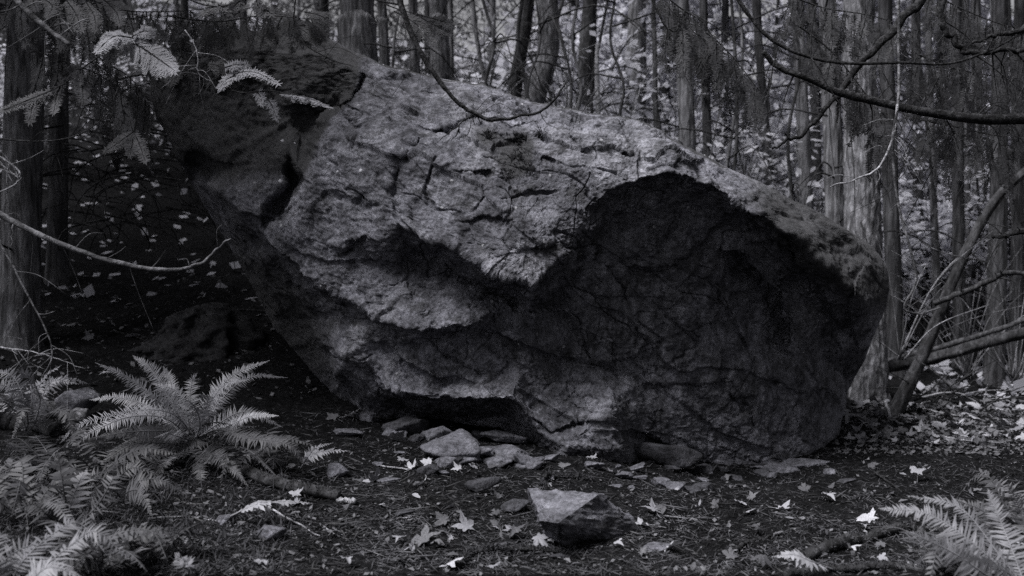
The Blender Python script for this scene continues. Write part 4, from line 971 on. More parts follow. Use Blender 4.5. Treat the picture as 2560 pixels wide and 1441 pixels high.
# ------------------------------------------------------------------ fallen leaves
def maple_mesh(seed, mat, curl=0.35):
    rs = np.random.RandomState(seed)
    lobes = [(-125, .50), (-62, .86), (0, 1.0), (62, .86), (125, .50)]; ang = []; rad = []
    for k, (a, r) in enumerate(lobes):
        ang += [a - 23, a - 13, a, a + 13, a + 23]; rad += [r * .66, r * .76, r * (1 + .08 * rs.randn()), r * .76, r * .66]
        if k < 4: ang.append((a + lobes[k + 1][0]) / 2); rad.append(.40)
    ang += [165, 195]; rad += [.20, .20]
    a = np.radians(np.array(ang)); r = np.array(rad) * (1 + .06 * rs.randn(len(rad)))
    x = np.sin(a) * r; y = np.cos(a) * r; m = len(x)
    inner = np.stack([x * .5, y * .5], 1); outer = np.stack([x, y], 1); XY = np.concatenate([[[0, 0]], inner, outer])
    c1, c2, c3 = rs.randn(3) * curl
    Z = c1 * XY[:, 0] ** 2 + c2 * XY[:, 1] ** 2 + c3 * XY[:, 0] * XY[:, 1] + 0.16 * rs.randn(len(XY)) * np.hypot(XY[:, 0], XY[:, 1]) * (curl + .15)
    V = np.concatenate([XY, Z[:, None]], 1); V[:, 2] -= V[:, 2].min()
    k = np.arange(m); k2 = (k + 1) % m
    mb = MB(); mb.add(V, np.stack([np.zeros(m, int), 1 + k2, 1 + k], 1), np.stack([1 + k, 1 + k2, 1 + m + k2, 1 + m + k], 1))
    tube(mb, spline([(0, 0, Z[0] - Z.min()), (0.05, -.45, .06), (.12 * rs.randn(), -.95, .10)], 5), 0.018, 3)
    me = mb.mesh('maple_leaf', mat); return me
LEAF_A = [maple_mesh(200 + s, MAPLE, .25 + .28 * (s % 3)) for s in range(7)]
LEAF_B = [maple_mesh(220 + s, MAPLE_DULL, .3 + .3 * (s % 3)) for s in range(5)]
def oval_mesh(seed, mat):
    rs = np.random.RandomState(seed); n = 9; t = np.linspace(0, 1, n); w = .34 * np.sin(PI * t ** .8) * (1 + .15 * rs.randn(n)); b1, b2 = rs.randn(2) * .5; f = rs.uniform(.1, .7)
    rows = [np.stack([k * w, t * 1.5 - .75, f * np.abs(k) * w + b1 * (t - .5) ** 2 + b2 * .3 * k * w], 1) for k in (-1, 0, 1)]
    V = np.concatenate(rows); V[:, 2] -= V[:, 2].min(); i = np.arange(n - 1); mb = MB()
    mb.add(V, None, np.concatenate([np.stack([i, i + n, i + n + 1, i + 1], 1), np.stack([i + n, i + 2 * n, i + 2 * n + 1, i + n + 1], 1)])); return mb.mesh('oval_leaf', mat)
LEAF_O = [oval_mesh(240 + s, (MAPLE_DULL, MAPLE, MAPLE_DULL)[s % 3]) for s in range(6)]
rl = np.random.RandomState(12)
def leaf(px, py, wpx, label, group=None, dull=False, tilt=0.25, name='maple_leaf', pos=None):
    p = G(px, py)[0] if pos is None else pos
    s_ = wpx / FPX * p[1] / 1.65
    me = LEAF_O[rl.randint(6)] if name == 'oval_leaf' else (LEAF_B if dull else LEAF_A)[rl.randint(5 if dull else 7)]
    o = link(name, me, None, p + np.array([0, 0, 0.008]), (tilt * rl.randn() + 0.22, tilt * rl.randn(), rl.rand() * 6.28), s_)
    return tag(o, label, 'leaf', group)
MAIN = [(1165,1328,66,'pale maple leaf with spread points below the mossy stone',0),(1065,1364,95,'wide dull maple leaf near the bottom centre',1),(1000,1362,44,'small pale leaf left of the wide dull one',0),(1015,1300,34,'curled pale leaf standing in the left foreground soil',0),(1112,1312,56,'dark curled leaf above the pale spread one',1),
 (1290,1326,66,'rolled pale leaf left of the sharp block',0),(1345,1356,60,'pale leaf at the front foot of the sharp block',0),(1385,1362,46,'second pale leaf at the front foot of the sharp block',0),(1300,1352,70,'dull leaf lying flat left of the block foot',1),(1130,1424,66,'bright leaf on the bottom edge left of centre',0),(1238,1436,48,'bright leaf cut by the bottom edge near the centre',0),
 (1636,1288,66,'bright leaf with a long stalk right of the sharp block',0),(1612,1318,60,'pale leaf touching the right corner of the sharp block',0),(1682,1382,66,'crumpled bright leaf right of the thin pale flake',0),(1546,1370,34,'small curled leaf before the block',0),(2066,1256,50,'bright star shaped leaf alone on the right soil',0),(1952,1276,56,'bright leaf with a stalk on the right soil',0),
 (1856,1262,46,'pale leaf left of two on the right soil',0),(1872,1284,46,'pale folded leaf beneath the left one on the right soil',0),(2172,1322,64,'bright curled leaf above the mossy log at right',0),(2300,1205,66,'large pale leaf in the right middle ground',0),(2130,1380,46,'flat pale leaf on the mossy log',0),(986,1106,64,'bright leaf by the rubble left of the overhang',0),
 (1030,1176,44,'bright upright leaf below the rubble',0),(1186,1170,34,'small folded bright leaf before the rubble',0),(1052,1215,36,'pale leaf on edge near the flat stone',0),(872,1046,50,'pale leaf on the heap by the left boulder toe',0),(838,1050,46,'dull leaf on the heap left of the toe',1),(905,1046,44,'leaf at the top of the heap by the boulder toe',0),(935,1056,46,'dull leaf right of the heap by the toe',1),
 (1480,1160,34,'small pale leaf at the boulder foot bulge',0),(1535,1185,44,'pale leaf before the leaning flake',0),(45,1130,80,'large pale leaf at the left edge under the fern',0),(25,1170,50,'dull leaf below the large one at the left edge',1),(740,1265,40,'bright pointed leaf at the tip of the crossing frond',0),(655,1416,54,'bright folded leaf near the bottom left of centre',0),
 (205,746,36,'pale leaf on the shaded slope beside the trunk',0),(290,752,30,'second pale leaf on the shaded left slope',0),(225,850,34,'leaf low on the shaded left slope',0),(265,940,34,'pale leaf between the two left ferns',0),(690,1420,34,'small dull leaf at the bottom left of centre',1),(70,990,50,'bright leaf caught in the left edge fern',0),(60,1250,40,'small leaf in the lower left weeds',1),
 (1885,1250,40,'dull leaf behind two pale ones on the right soil',1),(1825,1400,50,'dull leaf on soil at the bottom right of centre',1),(1900,1420,60,'broad dull leaf near the bottom right',1),(1000,1410,56,'crumpled dull leaf at the bottom left of centre',1)]
for px, py, w_, lab, dl in MAIN: leaf(px, py, w_, lab, 'fallen maple leaves picked out on the soil', bool(dl), 0.3)
# the carpet right of the boulder and strays on the soil
n_c = 150; cx = rl.uniform(2105, 2600, n_c); cy = 1012 + 105 * rl.rand(n_c) ** 1.3 + rl.rand(n_c) * 6
pc = G(cx, cy)
for q in range(n_c): leaf(0, 0, rl.uniform(26, 44) , 'maple leaf in the bright leaf carpet right of the boulder', 'leaf carpet right of the boulder', rl.rand() < 0.45, 0.3, pos=pc[q] + np.array([0, 0, 0.02 * rl.rand()]))
n_s = 130; sx = rl.uniform(700, 2560, n_s); sy = rl.uniform(1150, 1441, n_s); ps = G(sx, sy)
for q in range(n_s): leaf(0, 0, rl.uniform(22, 50), 'small leaf scattered on the foreground soil', 'stray leaves on the foreground soil', rl.rand() < 0.6, 0.35, pos=ps[q]) if q % 5 < 2 else leaf(0, 0, rl.uniform(18, 44), 'small narrow leaf scattered on the foreground soil', 'stray narrow leaves on the foreground soil', True, .35, 'oval_leaf', ps[q])

# ------------------------------------------------------------------ litter that nobody could count
def scatter(n, box, rs, lens, wids, flat=0.25, zoff=0.006):
    px = rs.uniform(box[0], box[1], n); py = box[2] + (box[3] - box[2]) * rs.rand(n); p = G(px, py); p[:, 2] += zoff
    az = rs.rand(n) * 2 * PI; d = unit(np.stack([np.cos(az), np.sin(az), flat * rs.randn(n)], 1)); s = unit(np.cross(d, np.array([0, 0, 1.0]) + 0.4 * rs.randn(n, 3)))
    L = lens[0] + (lens[1] - lens[0]) * rs.rand(n) ** 2; W = wids[0] + (wids[1] - wids[0]) * rs.rand(n) ** 2
    return p, d, s, L, W
rq = np.random.RandomState(55)
mb = MB()
for box, n in (((-700, 3300, 1030, 1441), 38000), ((700, 2620, 1100, 1441), 14000), ((-700, 900, 700, 1030), 6000), ((2100, 3300, 1010, 1130), 9000)):
    p, d, s, L, W = scatter(n, box, rq, (0.015, 0.085), (0.0015, 0.0065)); diamonds(mb, p - d * L[:, None] / 2, d, s, L, W)
p, d, s, L, W = scatter(2200, (-700, 3300, 1020, 1441), rq, (0.08, 0.26), (0.003, 0.009), 0.12, 0.01); diamonds(mb, p - d * L[:, None] / 2, d, s, L, W)
lit = link('needle_litter', mb.mesh('needle_litter', LITTER)); tag(lit, 'needles and tiny twigs strewn over the dark soil', 'litter', kind='stuff')
mb = MB()
for box, n, l in (((-700, 3300, 1060, 1441), 3900, (0.012, 0.036)), ((2080, 3300, 1012, 1140), 5000, (0.02, 0.06)), ((-60, 800, 680, 1000), 700, (0.03, 0.08)), ((-60, 900, 1150, 1441), 250, (0.02, 0.06))):
    p, d, s, L, W = scatter(n, box, rq, l, l, 0.35, 0.01); diamonds(mb, p - d * L[:, None] / 2, d, s, L, L * (0.35 + 0.4 * rq.rand(n)))
fr = link('leaf_crumbs', mb.mesh('leaf_crumbs', MAPLE_DULL)); tag(fr, 'crumbled leaf fragments scattered over the forest floor', 'litter', kind='stuff')
# leaf litter far up the slopes
mb = MB(); n = 26000; x_ = rq.uniform(-14, 16, n); y_ = rq.uniform(9.5, 40, n); kk = (x_ > -0.12 * y_ - 0.5) | (rq.rand(n) < .3); x_ = x_[kk]; y_ = y_[kk]; n = len(x_); z_ = terrain(x_, y_)
d = unit(np.stack([rq.randn(n), rq.randn(n), 0.5 * rq.randn(n)], 1)); s = unit(np.cross(d, np.array([0, 0, 1.0]) + 0.5 * rq.randn(n, 3))); L = 0.06 + 0.14 * rq.rand(n)
diamonds(mb, np.stack([x_, y_, z_ + 0.02], 1), d, s, L, L * 0.7)
sl = link('slope_leaf_litter', mb.mesh('slope_leaf_litter', PALELEAF)); tag(sl, 'pale fallen leaves covering the slopes behind the boulder', 'litter', kind='stuff')
# weeds and moss in the lower left
mb = MB(); p, d, s, L, W = scatter(13000, (-700, 720, 1130, 1441), rq, (0.02, 0.09), (0.003, 0.009), 0.5); d = unit(d + np.array([0, 0, 0.9]) * rq.rand(13000, 1)); diamonds(mb, p, d, s, L, W)
wd = link('moss_and_weeds', mb.mesh('moss_and_weeds', MOSSM)); tag(wd, 'low moss and weeds among the lower left ferns', 'ground cover', kind='stuff')
# ------------------------------------------------------------------ logs, sticks and branches
def limb(name, label, pts, r0, r1, mat, cat='branch', group=None, n=40, sides=8, twigs=(), rough=0.12, seed=0, auto=None, mossy=0):
    mossy = 900 if (mat is BARK_MOSS and r0 > .012) else mossy
    auto = (9 if cat == 'branch' else 0) if auto is None else auto
    path = px_path(pts); base = path[0]
    p = spline(path - base, n); rs = np.random.RandomState(seed)
    if rough: p = p + 0.9 * max(r0, 0.006) * fbm(np.stack([np.linspace(0, 14, n)] + [np.full(n, seed + .5)] * 2, 1), 2, seed)[:, None] * rs.randn(1, 3)
    mb = MB(); tube(mb, p, np.linspace(r0, r1, n), sides, True, bark_disp(2.0, rough * (1.8 if cat in ('log', 'fallen trunk') else 1), seed, 9.0) if rough else None)
    o = link(name, mb.mesh(name, mat), None, base)
    for q in range(auto):
        i = rs.randint(4, n - 3); t_ = unit(p[i + 1] - p[i]); l = rs.uniform(.06, .30); sd = unit(np.cross(t_, [0, 1, .2])) * rs.choice([-1, 1])
        d1_ = unit(t_ * rs.uniform(.2, 1) + sd + rs.randn(3) * .3); a_ = [p[i], p[i] + d1_ * l * .5 + rs.randn(3) * .01, p[i] + d1_ * l + np.array([0, 0, -.3 * l]) + rs.randn(3) * .02]
        tb = MB(); tube(tb, spline(a_, 9), np.linspace(max(.0016, min(r0, r1) * .45), .0009, 9), 4); link('twig', tb.mesh('twig', mat), o)
    if mossy:
        k_ = rs.randint(1, n - 1, mossy); up = np.array([0, 0, 1.0]); rr = np.linspace(r0, r1, n)[k_][:, None]
        nn = unit(rs.randn(mossy, 3) * np.array([1, 1, .6]) + up * .8); bl = MB(); dd_ = unit(nn + .7 * rs.randn(mossy, 3))
        diamonds(bl, p[k_] + nn * rr * .9 + (p[np.minimum(k_ + 1, n - 1)] - p[k_]) * rs.rand(mossy, 1), dd_, unit(np.cross(dd_, rs.randn(mossy, 3))), .008 + .02 * rs.rand(mossy), .005)
        mo = link('moss', bl.mesh('moss', MOSSM), o); mo['kind'] = 'stuff'
    for tp in twigs:
        tb = MB(); q = spline(px_path(tp[0]) - base, 16); q = q + 0.004 * rs.randn(16, 1) * rs.randn(1, 3)
        tube(tb, q, np.linspace(tp[1], tp[1] * 0.35, 16), 5); link('twig', tb.mesh('twig', mat), o)
    return tag(o, label, cat, group)
def ground_limb(name, label, pts, r0, r1, mat, cat='stick', group=None, lift=1.0, **kw):
    a = np.array(pts, float); w = G(a[:, 0], a[:, 1]); dd = []
    for q in w:
        v = q - np.array([0, 0, CAM_H]); dd.append(v[1] * CP - v[2] * SP)
    return limb(name, label, [(x, y - 0.9 * lift * r0 * FPX / d_, d_) for (x, y), d_ in zip(pts, dd)], r0, r1, mat, cat, group, **kw)
ground_limb('fallen_log', 'mossy log lying behind the big fern with a pale cut end', [(560,1150),(650,1205),(740,1232),(840,1250)], .028, .024, BARK_MOSS, 'log', seed=1)
ground_limb('split_stick', 'pale split stick at the end of the fern log', [(845,1255),(886,1262)], .012, .008, WOOD_PALE, seed=2)
ground_limb('fallen_log', 'pale barked log end behind the left ferns', [(-40,1040),(80,1035),(180,1052),(215,1060)], .05, .04, WOOD_LICHEN, 'log', seed=3)
ground_limb('fallen_log', 'dark log at the left edge below the pale one', [(-40,1068),(60,1075),(140,1090)], .04, .035, BARK_MOSS, 'log', seed=4)
ground_limb('fallen_log', 'mossy log among ferns in the bottom right corner', [(1990,1402),(2050,1392),(2120,1366),(2180,1352),(2260,1330),(2310,1334)], .022, .018, BARK_MOSS, 'log', seed=5)
ground_limb('fallen_log', 'second mossy log along the bottom right edge', [(1960,1445),(2100,1432),(2240,1425),(2330,1440)], .015, .012, BARK_MOSS, 'log', seed=6)
ground_limb('fallen_stick', 'curved dark stick in the left foreground', [(1140,1420),(1180,1390),(1260,1378),(1400,1385)], .014, .008, BARK_MOSS, seed=7)
ground_limb('fallen_stick', 'dark root like stick by the wall foot', [(1360,1200),(1420,1195),(1480,1205)], .014, .008, BARK_MOSS, seed=8)
STK = [((1640,1290),(1690,1296),(1745,1302),'pale leaf stalk like stick right of the sharp block',.005,1),((655,1262),(720,1300),(800,1345),'thin bare stick below the crossing frond',.007,1),((810,1320),(830,1335),(850,1345),'short pale twig near the pale rounded stone',.005,1),
 ((370,1300),(470,1295),(560,1310),'pale long stem among the lower left weeds',.005,1),((1890,1235),(1870,1260),(1888,1285),'thin twig by the left leaves on the right soil',.004,0),((2180,1180),(2230,1215),(2255,1235),'dark splinter right of the boulder corner',.010,0),
 ((2290,1020),(2350,1035),(2420,1045),'pale stick at the back of the leaf carpet',.010,1),((2210,1000),(2230,1050),(2260,1065),'forked pale stick by the maple foot',.014,1),((2330,1090),(2420,1105),(2520,1110),'thin stick lying in the leaf carpet',.008,1),((1840,1380),(1880,1355),(1930,1345),'dark stick on soil left of the mossy log',.010,0),
 ((980,1415),(1010,1400),(1060,1395),'thin dark twig at the bottom left of centre',.006,0),((550,1395),(620,1380),(700,1360),'bent twig in the lower left weeds',.005,0),((2440,1030),(2460,1000),(2470,960),'pale stub rising from the brush at right',.008,1),((1000,1350),(1040,1375),(1075,1390),'short stick left of the wide dull leaf',.006,0),
 ((940,1165),(1010,1175),(1080,1180),'thin stick across soil below the rubble',.005,1),((1280,1155),(1330,1172),(1390,1180),'twig on the long thin slab',.005,0),((560,775),(640,780),(720,785),'stick lying on the shaded slope left of the boulder',.012,0),((280,830),(340,845),(400,870),'thin stick on the shaded left slope',.008,0)]
for q, (a, b, c, lab, r_, pale) in enumerate(STK): ground_limb('stick', lab, [a, b, c], r_, r_ * .5, WOOD_PALE if pale else WOOD_DEAD, 'stick', 'sticks on the forest floor', n=16, sides=5, seed=20 + q)
limb('fallen_pole', 'thick fallen pole slanting behind the leaning tree', [(2190,922,9.6),(2300,905,9.6),(2420,870,9.5),(2600,822,9.4)], .05, .04, BARK_MOSS, 'fallen trunk', seed=41, sides=14)
limb('fallen_pole', 'thin fallen pole above the thick one', [(2190,910,10),(2330,875,10),(2460,835,10),(2600,785,10)], .026, .02, BARK_DARK, 'fallen trunk', seed=42)
limb('mossy_limb', 'mossy forked limb rising right from the leaning tree', [(2335,760,8.7),(2400,735,8.6),(2480,700,8.5),(2515,682,8.4),(2600,690,8.3)], .024, .016, BARK_MOSS, 'branch', seed=43, sides=12)
# near branches hanging into the picture
limb('hanging_branch', 'dark bare branch drooping in a hook before the boulder crest', [(990,-40,4.6),(1005,20,4.6),(1040,110,4.6),(1095,200,4.6),(1140,250,4.6),(1185,285,4.6),(1255,302,4.6),(1330,282,4.6),(1380,255,4.6),(1415,205,4.6)], .0125, .004, WOOD_DEAD, n=60, seed=51,
     twigs=[([(1185,285,4.6),(1150,310,4.6),(1100,350,4.6)], .005), ([(1150,310,4.6),(1140,340,4.6),(1120,352,4.6)], .004), ([(1185,285,4.6),(1198,300,4.6),(1202,312,4.6)], .004), ([(1190,290,4.6),(1170,330,4.6),(1148,350,4.6)], .003), ([(1380,255,4.6),(1320,200,4.6),(1270,150,4.6),(1180,60,4.6)], .003)])
limb('dead_branch', 'thick broken dead branch reaching in from the right edge', [(1905,130,5.2),(1960,175,5.2),(2040,205,5.2),(2100,232,5.2),(2230,265,5.2),(2350,285,5.2),(2460,298,5.2),(2640,296,5.2)], .012, .026, WOOD_DEAD, n=60, sides=10, seed=52,
     twigs=[([(1925,148,5.2),(1905,140,5.2),(1895,147,5.2)], .004), ([(1930,150,5.2),(1915,200,5.2),(1925,280,5.2)], .003)])
limb('dead_branch', 'dark diagonal branch crossing the thick dead one', [(2330,-40,5.6),(2270,35,5.6),(2200,120,5.6),(2120,205,5.6),(2095,245,5.6),(2040,300,5.6),(1980,350,5.6),(1930,376,5.6)], .024, .006, WOOD_DEAD, n=60, sides=10, seed=53,
     twigs=[([(2095,245,5.6),(2094,280,5.6),(2092,310,5.6)], .010)])
limb('hanging_branch', 'long thin branch sweeping down and right across the top', [(1830,-30,5.0),(1880,50,5.0),(1945,110,5.0),(2030,145,5.0),(2130,160,5.0),(2250,157,5.0),(2370,160,5.0),(2480,125,5.0),(2600,60,5.0)], .010, .004, WOOD_DEAD, n=60, seed=54,
     twigs=[([(1945,110,5.0),(1930,180,5.0),(1922,250,5.0),(1935,290,5.0),(1990,285,5.0)], .004), ([(2030,145,5.0),(2080,230,5.0),(2160,330,5.0),(2250,400,5.0)], .003)])
limb('dead_branch', 'dark elbowed branch in the top right corner', [(2355,-40,5.4),(2352,40,5.4),(2370,90,5.4),(2410,120,5.4),(2470,130,5.4),(2600,118,5.4)], .018, .012, WOOD_DEAD, n=40, sides=10, seed=55, twigs=[([(2385,110,5.4),(2470,160,5.4),(2580,250,5.4)], .006), ([(2400,115,5.4),(2420,60,5.4),(2410,-20,5.4)], .006)])
limb('dead_branch', 'lichened branch arching at the upper right edge', [(2620,55,5.0),(2520,80,5.0),(2470,92,5.0),(2430,108,5.0)], .014, .006, WOOD_DEAD, n=24, seed=56)
limb('broken_branch', 'pale bleached broken branch hanging with forked tips', [(2244,262,5.1),(2240,300,5.1),(2234,340,5.1),(2215,390,5.1),(2190,425,5.1),(2130,452,5.1),(2076,464,5.1)], .007, .003, WOOD_PALE, n=36, seed=57, twigs=[([(2234,340,5.1),(2260,365,5.1),(2268,385,5.1),(2262,400,5.1)], .004), ([(2193,424,5.1),(2200,440,5.1),(2190,462,5.1)], .0035)])
limb('hanging_vine', 'lichen crusted stem hanging down beside the maple trunk', [(2246,-30,5.1),(2247,100,5.1),(2246,250,5.1),(2232,345,5.1),(2236,440,5.1),(2250,530,5.1),(2275,620,5.1),(2290,705,5.1),(2262,760,5.1),(2268,778,5.1),(2300,785,5.1),(2350,770,5.1)], .0075, .004, WOOD_LICHEN, n=80, seed=58, twigs=[([(2255,545,5.1),(2300,600,5.1),(2400,645,5.1),(2425,640,5.1),(2480,595,5.1)], .0035)])
limb('dead_branch', 'dark stub entering at the right edge below the thick branch', [(2620,575,6),(2540,582,6),(2482,594,6)], .022, .010, WOOD_DEAD, n=20, seed=59)
limb('lichened_branch', 'long lichened branch sagging across the left side', [(-40,515,4.8),(20,548,4.8),(100,590,4.8),(200,628,4.8),(300,660,4.8),(420,676,4.8),(490,660,4.8),(540,630,4.8),(575,595,4.8)], .014, .004, WOOD_LICHEN, n=60, sides=10, seed=60, rough=.2, twigs=[([(100,590,4.8),(40,565,4.8),(-20,548,4.8)], .004)])
limb('dead_branch', 'short thick branch slanting at the top left corner', [(20,-20,4.6),(80,40,4.6),(130,80,4.6),(175,114,4.6)], .014, .009, WOOD_LICHEN, n=24, sides=10, seed=61)
limb('thin_twig', 'thin twig curving across the two left trunks', [(-20,346,4.8),(80,354,4.8),(160,348,4.8),(220,325,4.8),(270,280,4.8),(300,215,4.8),(345,175,4.8)], .004, .0015, WOOD_DEAD, n=40, sides=5, seed=62)
limb('thin_twig', 'pale knuckled twig at the left edge', [(-20,380,4.5),(25,410,4.5),(50,435,4.5),(40,460,4.5),(-20,490,4.5)], .004, .003, WOOD_PALE, n=24, sides=5, seed=63)
limb('thin_twig', 'slender stem hanging down to the left fern', [(-10,590,4.6),(30,660,4.6),(70,740,4.6),(110,815,4.6),(130,870,4.6),(125,910,4.6),(100,950,4.6)], .005, .002, WOOD_LICHEN, n=40, sides=5, seed=64, twigs=[([(30,560,4.6),(28,640,4.6),(20,720,4.6)], .003)])
limb('thin_twig', 'thin pale twig reaching right above the left fern', [(-20,870,4.7),(60,876,4.7),(130,893,4.7),(213,922,4.7)], .004, .0015, WOOD_PALE, n=24, sides=5, seed=65)
limb('thin_twig', 'long twig rising along the slab to the top left', [(740,-20,5.2),(735,60,5.2),(760,110,5.2),(830,150,5.2),(880,165,5.2)], .004, .002, WOOD_DEAD, n=30, sides=5, seed=66)
limb('thin_twig', 'pale crooked twig hanging before the dark slab', [(462,75,5),(485,110,5),(495,150,5),(494,180,5),(510,195,5),(530,205,5)], .003, .0015, WOOD_PALE, n=24, sides=5, seed=67)
limb('hanging_branch', 'thin hooked branch at the top right of the crest', [(1620,-20,5),(1640,20,5),(1665,65,5),(1690,78,5),(1700,40,5)], .006, .003, WOOD_DEAD, n=30, sides=6, seed=68)
# drooping dead boughs left of the boulder: one tangle, every bough a part
tg = empty('dead_bough_tangle', P(300, 330, 8.6)); tb_ = np.array(tg.location); rt = np.random.RandomState(8)
for q in range(80):
    x0 = rt.uniform(150, 460); y0 = rt.uniform(180, 560); D_ = rt.uniform(7.8, 9.6); L = rt.uniform(80, 330); sg = 1 if rt.rand() < .7 else -1; dp = rt.uniform(.3, 1.1)
    hk = rt.uniform(-.35, .45); a = [(x0, y0, D_), (x0 + sg * L * .3, y0 + L * .06, D_), (x0 + sg * L * .52, y0 + L * .3 * dp, D_), (x0 + sg * L * .6, y0 + L * .65 * dp, D_ + rt.uniform(-.3, .3)), (x0 + sg * L * (.62 + hk), y0 + L * rt.uniform(.75, 1.0) * dp, D_)]
    mb = MB(); tube(mb, spline(px_path(a) - tb_, 22), np.linspace(rt.uniform(.004, .013), .002, 22), 5); link('bough', mb.mesh('bough', WOOD_DEAD), tg)
tag(tg, 'dark tangle of drooping dead boughs left of the boulder', 'branches')
# brush pile at right behind the leaf carpet
tg = empty('brush_pile', P(2420, 1010, 9.0)); tb_ = np.array(tg.location)
for q in range(34):
    x0 = rt.uniform(2260, 2560); y0 = rt.uniform(985, 1030); D_ = rt.uniform(8.2, 9.4); L = rt.uniform(50, 190); an = rt.uniform(-.9, .35) + (PI if rt.rand() < .45 else 0)
    ex = x0 + L * math.cos(an); ey = y0 - abs(L * math.sin(an)) * .8
    a = [(x0, y0, D_), ((x0 + ex) / 2, (y0 + ey) / 2 - 8, D_), (ex, ey, D_ + rt.uniform(-.3, .3))]
    mb = MB(); tube(mb, spline(px_path(a) - tb_, 12), np.linspace(rt.uniform(.005, .014), .002, 12), 5); link('stick', mb.mesh('stick', WOOD_DEAD if q % 4 else WOOD_PALE), tg)
tag(tg, 'heap of dead brushwood behind the leaf carpet at right', 'brushwood')
# fine bare stems arching beside the pale leaning trunk and at the maple
def stems(label, cx, cy, D_, n, spread, Lr, seed, name='bare_shrub'):
    rs = np.random.RandomState(seed); base = P(cx, cy, D_); o = empty(name, base)
    for q in range(n):
        an = rs.uniform(-spread, spread) - PI / 2; L = rs.uniform(*Lr)
        a = [(cx + rs.uniform(-15, 15), cy, D_), (cx + L * .5 * math.cos(an), cy + L * .55 * math.sin(an), D_ + rs.uniform(-.2, .2)), (cx + L * math.cos(an) * 1.25, cy + L * math.sin(an) * .9, D_ + rs.uniform(-.3, .3))]
        mb = MB(); tube(mb, spline(px_path(a) - base, 14), np.linspace(.007, .002, 14), 4); link('stem', mb.mesh('stem', WOOD_PALE if q % 6 == 0 else BARK_MID), o)
    return tag(o, label, 'shrub')
stems('bare arching shrub between leaning trunk and snag', 1420, 330, 11.5, 26, 1.1, (150, 380), 4)
stems('bare twiggy shrub right of the thin snag', 1560, 380, 12, 18, 1.0, (120, 330), 5)
stems('fine bare stems arching beside the maple trunk', 2250, 900, 8.8, 9, 1.1, (150, 420), 6)
stems('bare stems rising between the right trunks', 2420, 950, 10.5, 16, 0.8, (150, 450), 7)

stems('bare twiggy shrub left of the leaning trunk', 1210, 300, 12, 22, 1.1, (120, 320), 8)
stems('bare twiggy shrub behind the furrowed trunk', 1690, 430, 13, 22, 1.1, (150, 420), 9)
stems('bare shrub over the falling ridge', 1860, 500, 12.5, 24, 1.1, (150, 440), 10)
stems('bare shrub beside the straight dark trunk', 2030, 600, 12, 22, 1.0, (150, 480), 11)
stems('bare shrub at the far right edge', 2540, 960, 10.5, 20, 0.9, (200, 600), 12)

# ------------------------------------------------------------------ cedar boughs hanging into the picture: every spray a part
def bough(label, stem, sprays, mat, width=0.075, r=.005, seed=0, n=20, dens=1.0, hang=0.0):
    base = px_path(stem[:1])[0]; o = empty('cedar_bough', base); rs = np.random.RandomState(seed)
    mb = MB(); tube(mb, spline(px_path(stem) - base, 26), np.linspace(r, r * .35, 26), 5); link('branch', mb.mesh('branch', WOOD_DEAD), o)
    for s_ in sprays:
        sm, tm = cedar_mesh(px_path(s_[0]) - base, width * (s_[1] if len(s_) > 1 else 1), int(1.4 * n * (s_[2] if len(s_) > 2 else 1)), mat, 0.7, dens, rs, hang)
        so = link('spray', sm, o); so['kind'] = 'stuff'; link('twig', tm, so)
    return tag(o, label, 'branch')
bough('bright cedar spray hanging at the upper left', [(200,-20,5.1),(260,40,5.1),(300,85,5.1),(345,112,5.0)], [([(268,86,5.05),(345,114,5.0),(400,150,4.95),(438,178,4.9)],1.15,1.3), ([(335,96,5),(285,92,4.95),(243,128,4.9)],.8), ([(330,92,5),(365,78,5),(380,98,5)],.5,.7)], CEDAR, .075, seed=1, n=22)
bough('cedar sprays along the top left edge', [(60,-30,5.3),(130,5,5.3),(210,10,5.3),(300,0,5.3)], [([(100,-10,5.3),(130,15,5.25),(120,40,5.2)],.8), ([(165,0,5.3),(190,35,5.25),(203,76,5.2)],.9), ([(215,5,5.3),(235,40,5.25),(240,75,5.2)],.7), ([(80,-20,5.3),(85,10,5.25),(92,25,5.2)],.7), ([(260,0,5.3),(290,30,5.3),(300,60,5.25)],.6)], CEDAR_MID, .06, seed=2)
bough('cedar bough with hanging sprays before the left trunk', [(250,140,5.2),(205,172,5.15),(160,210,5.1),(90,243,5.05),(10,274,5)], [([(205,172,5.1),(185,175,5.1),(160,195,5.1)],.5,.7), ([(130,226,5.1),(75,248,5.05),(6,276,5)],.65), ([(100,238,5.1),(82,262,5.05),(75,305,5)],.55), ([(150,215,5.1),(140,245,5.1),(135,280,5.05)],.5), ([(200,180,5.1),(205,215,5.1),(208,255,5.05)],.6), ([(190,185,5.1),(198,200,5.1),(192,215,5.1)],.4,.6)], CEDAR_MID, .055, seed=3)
bough('star shaped cedar spray beside the slab edge', [(345,240,5.4),(340,300,5.4),(333,335,5.4)], [([(333,330,5.4),(305,350,5.35),(266,378,5.3)],.6), ([(333,332,5.4),(330,360,5.35),(325,390,5.3)],.6), ([(335,332,5.4),(350,365,5.35),(362,402,5.3)],.6), ([(333,332,5.4),(328,315,5.4),(325,300,5.4)],.5,.6)], CEDAR_MID, .055, seed=4)
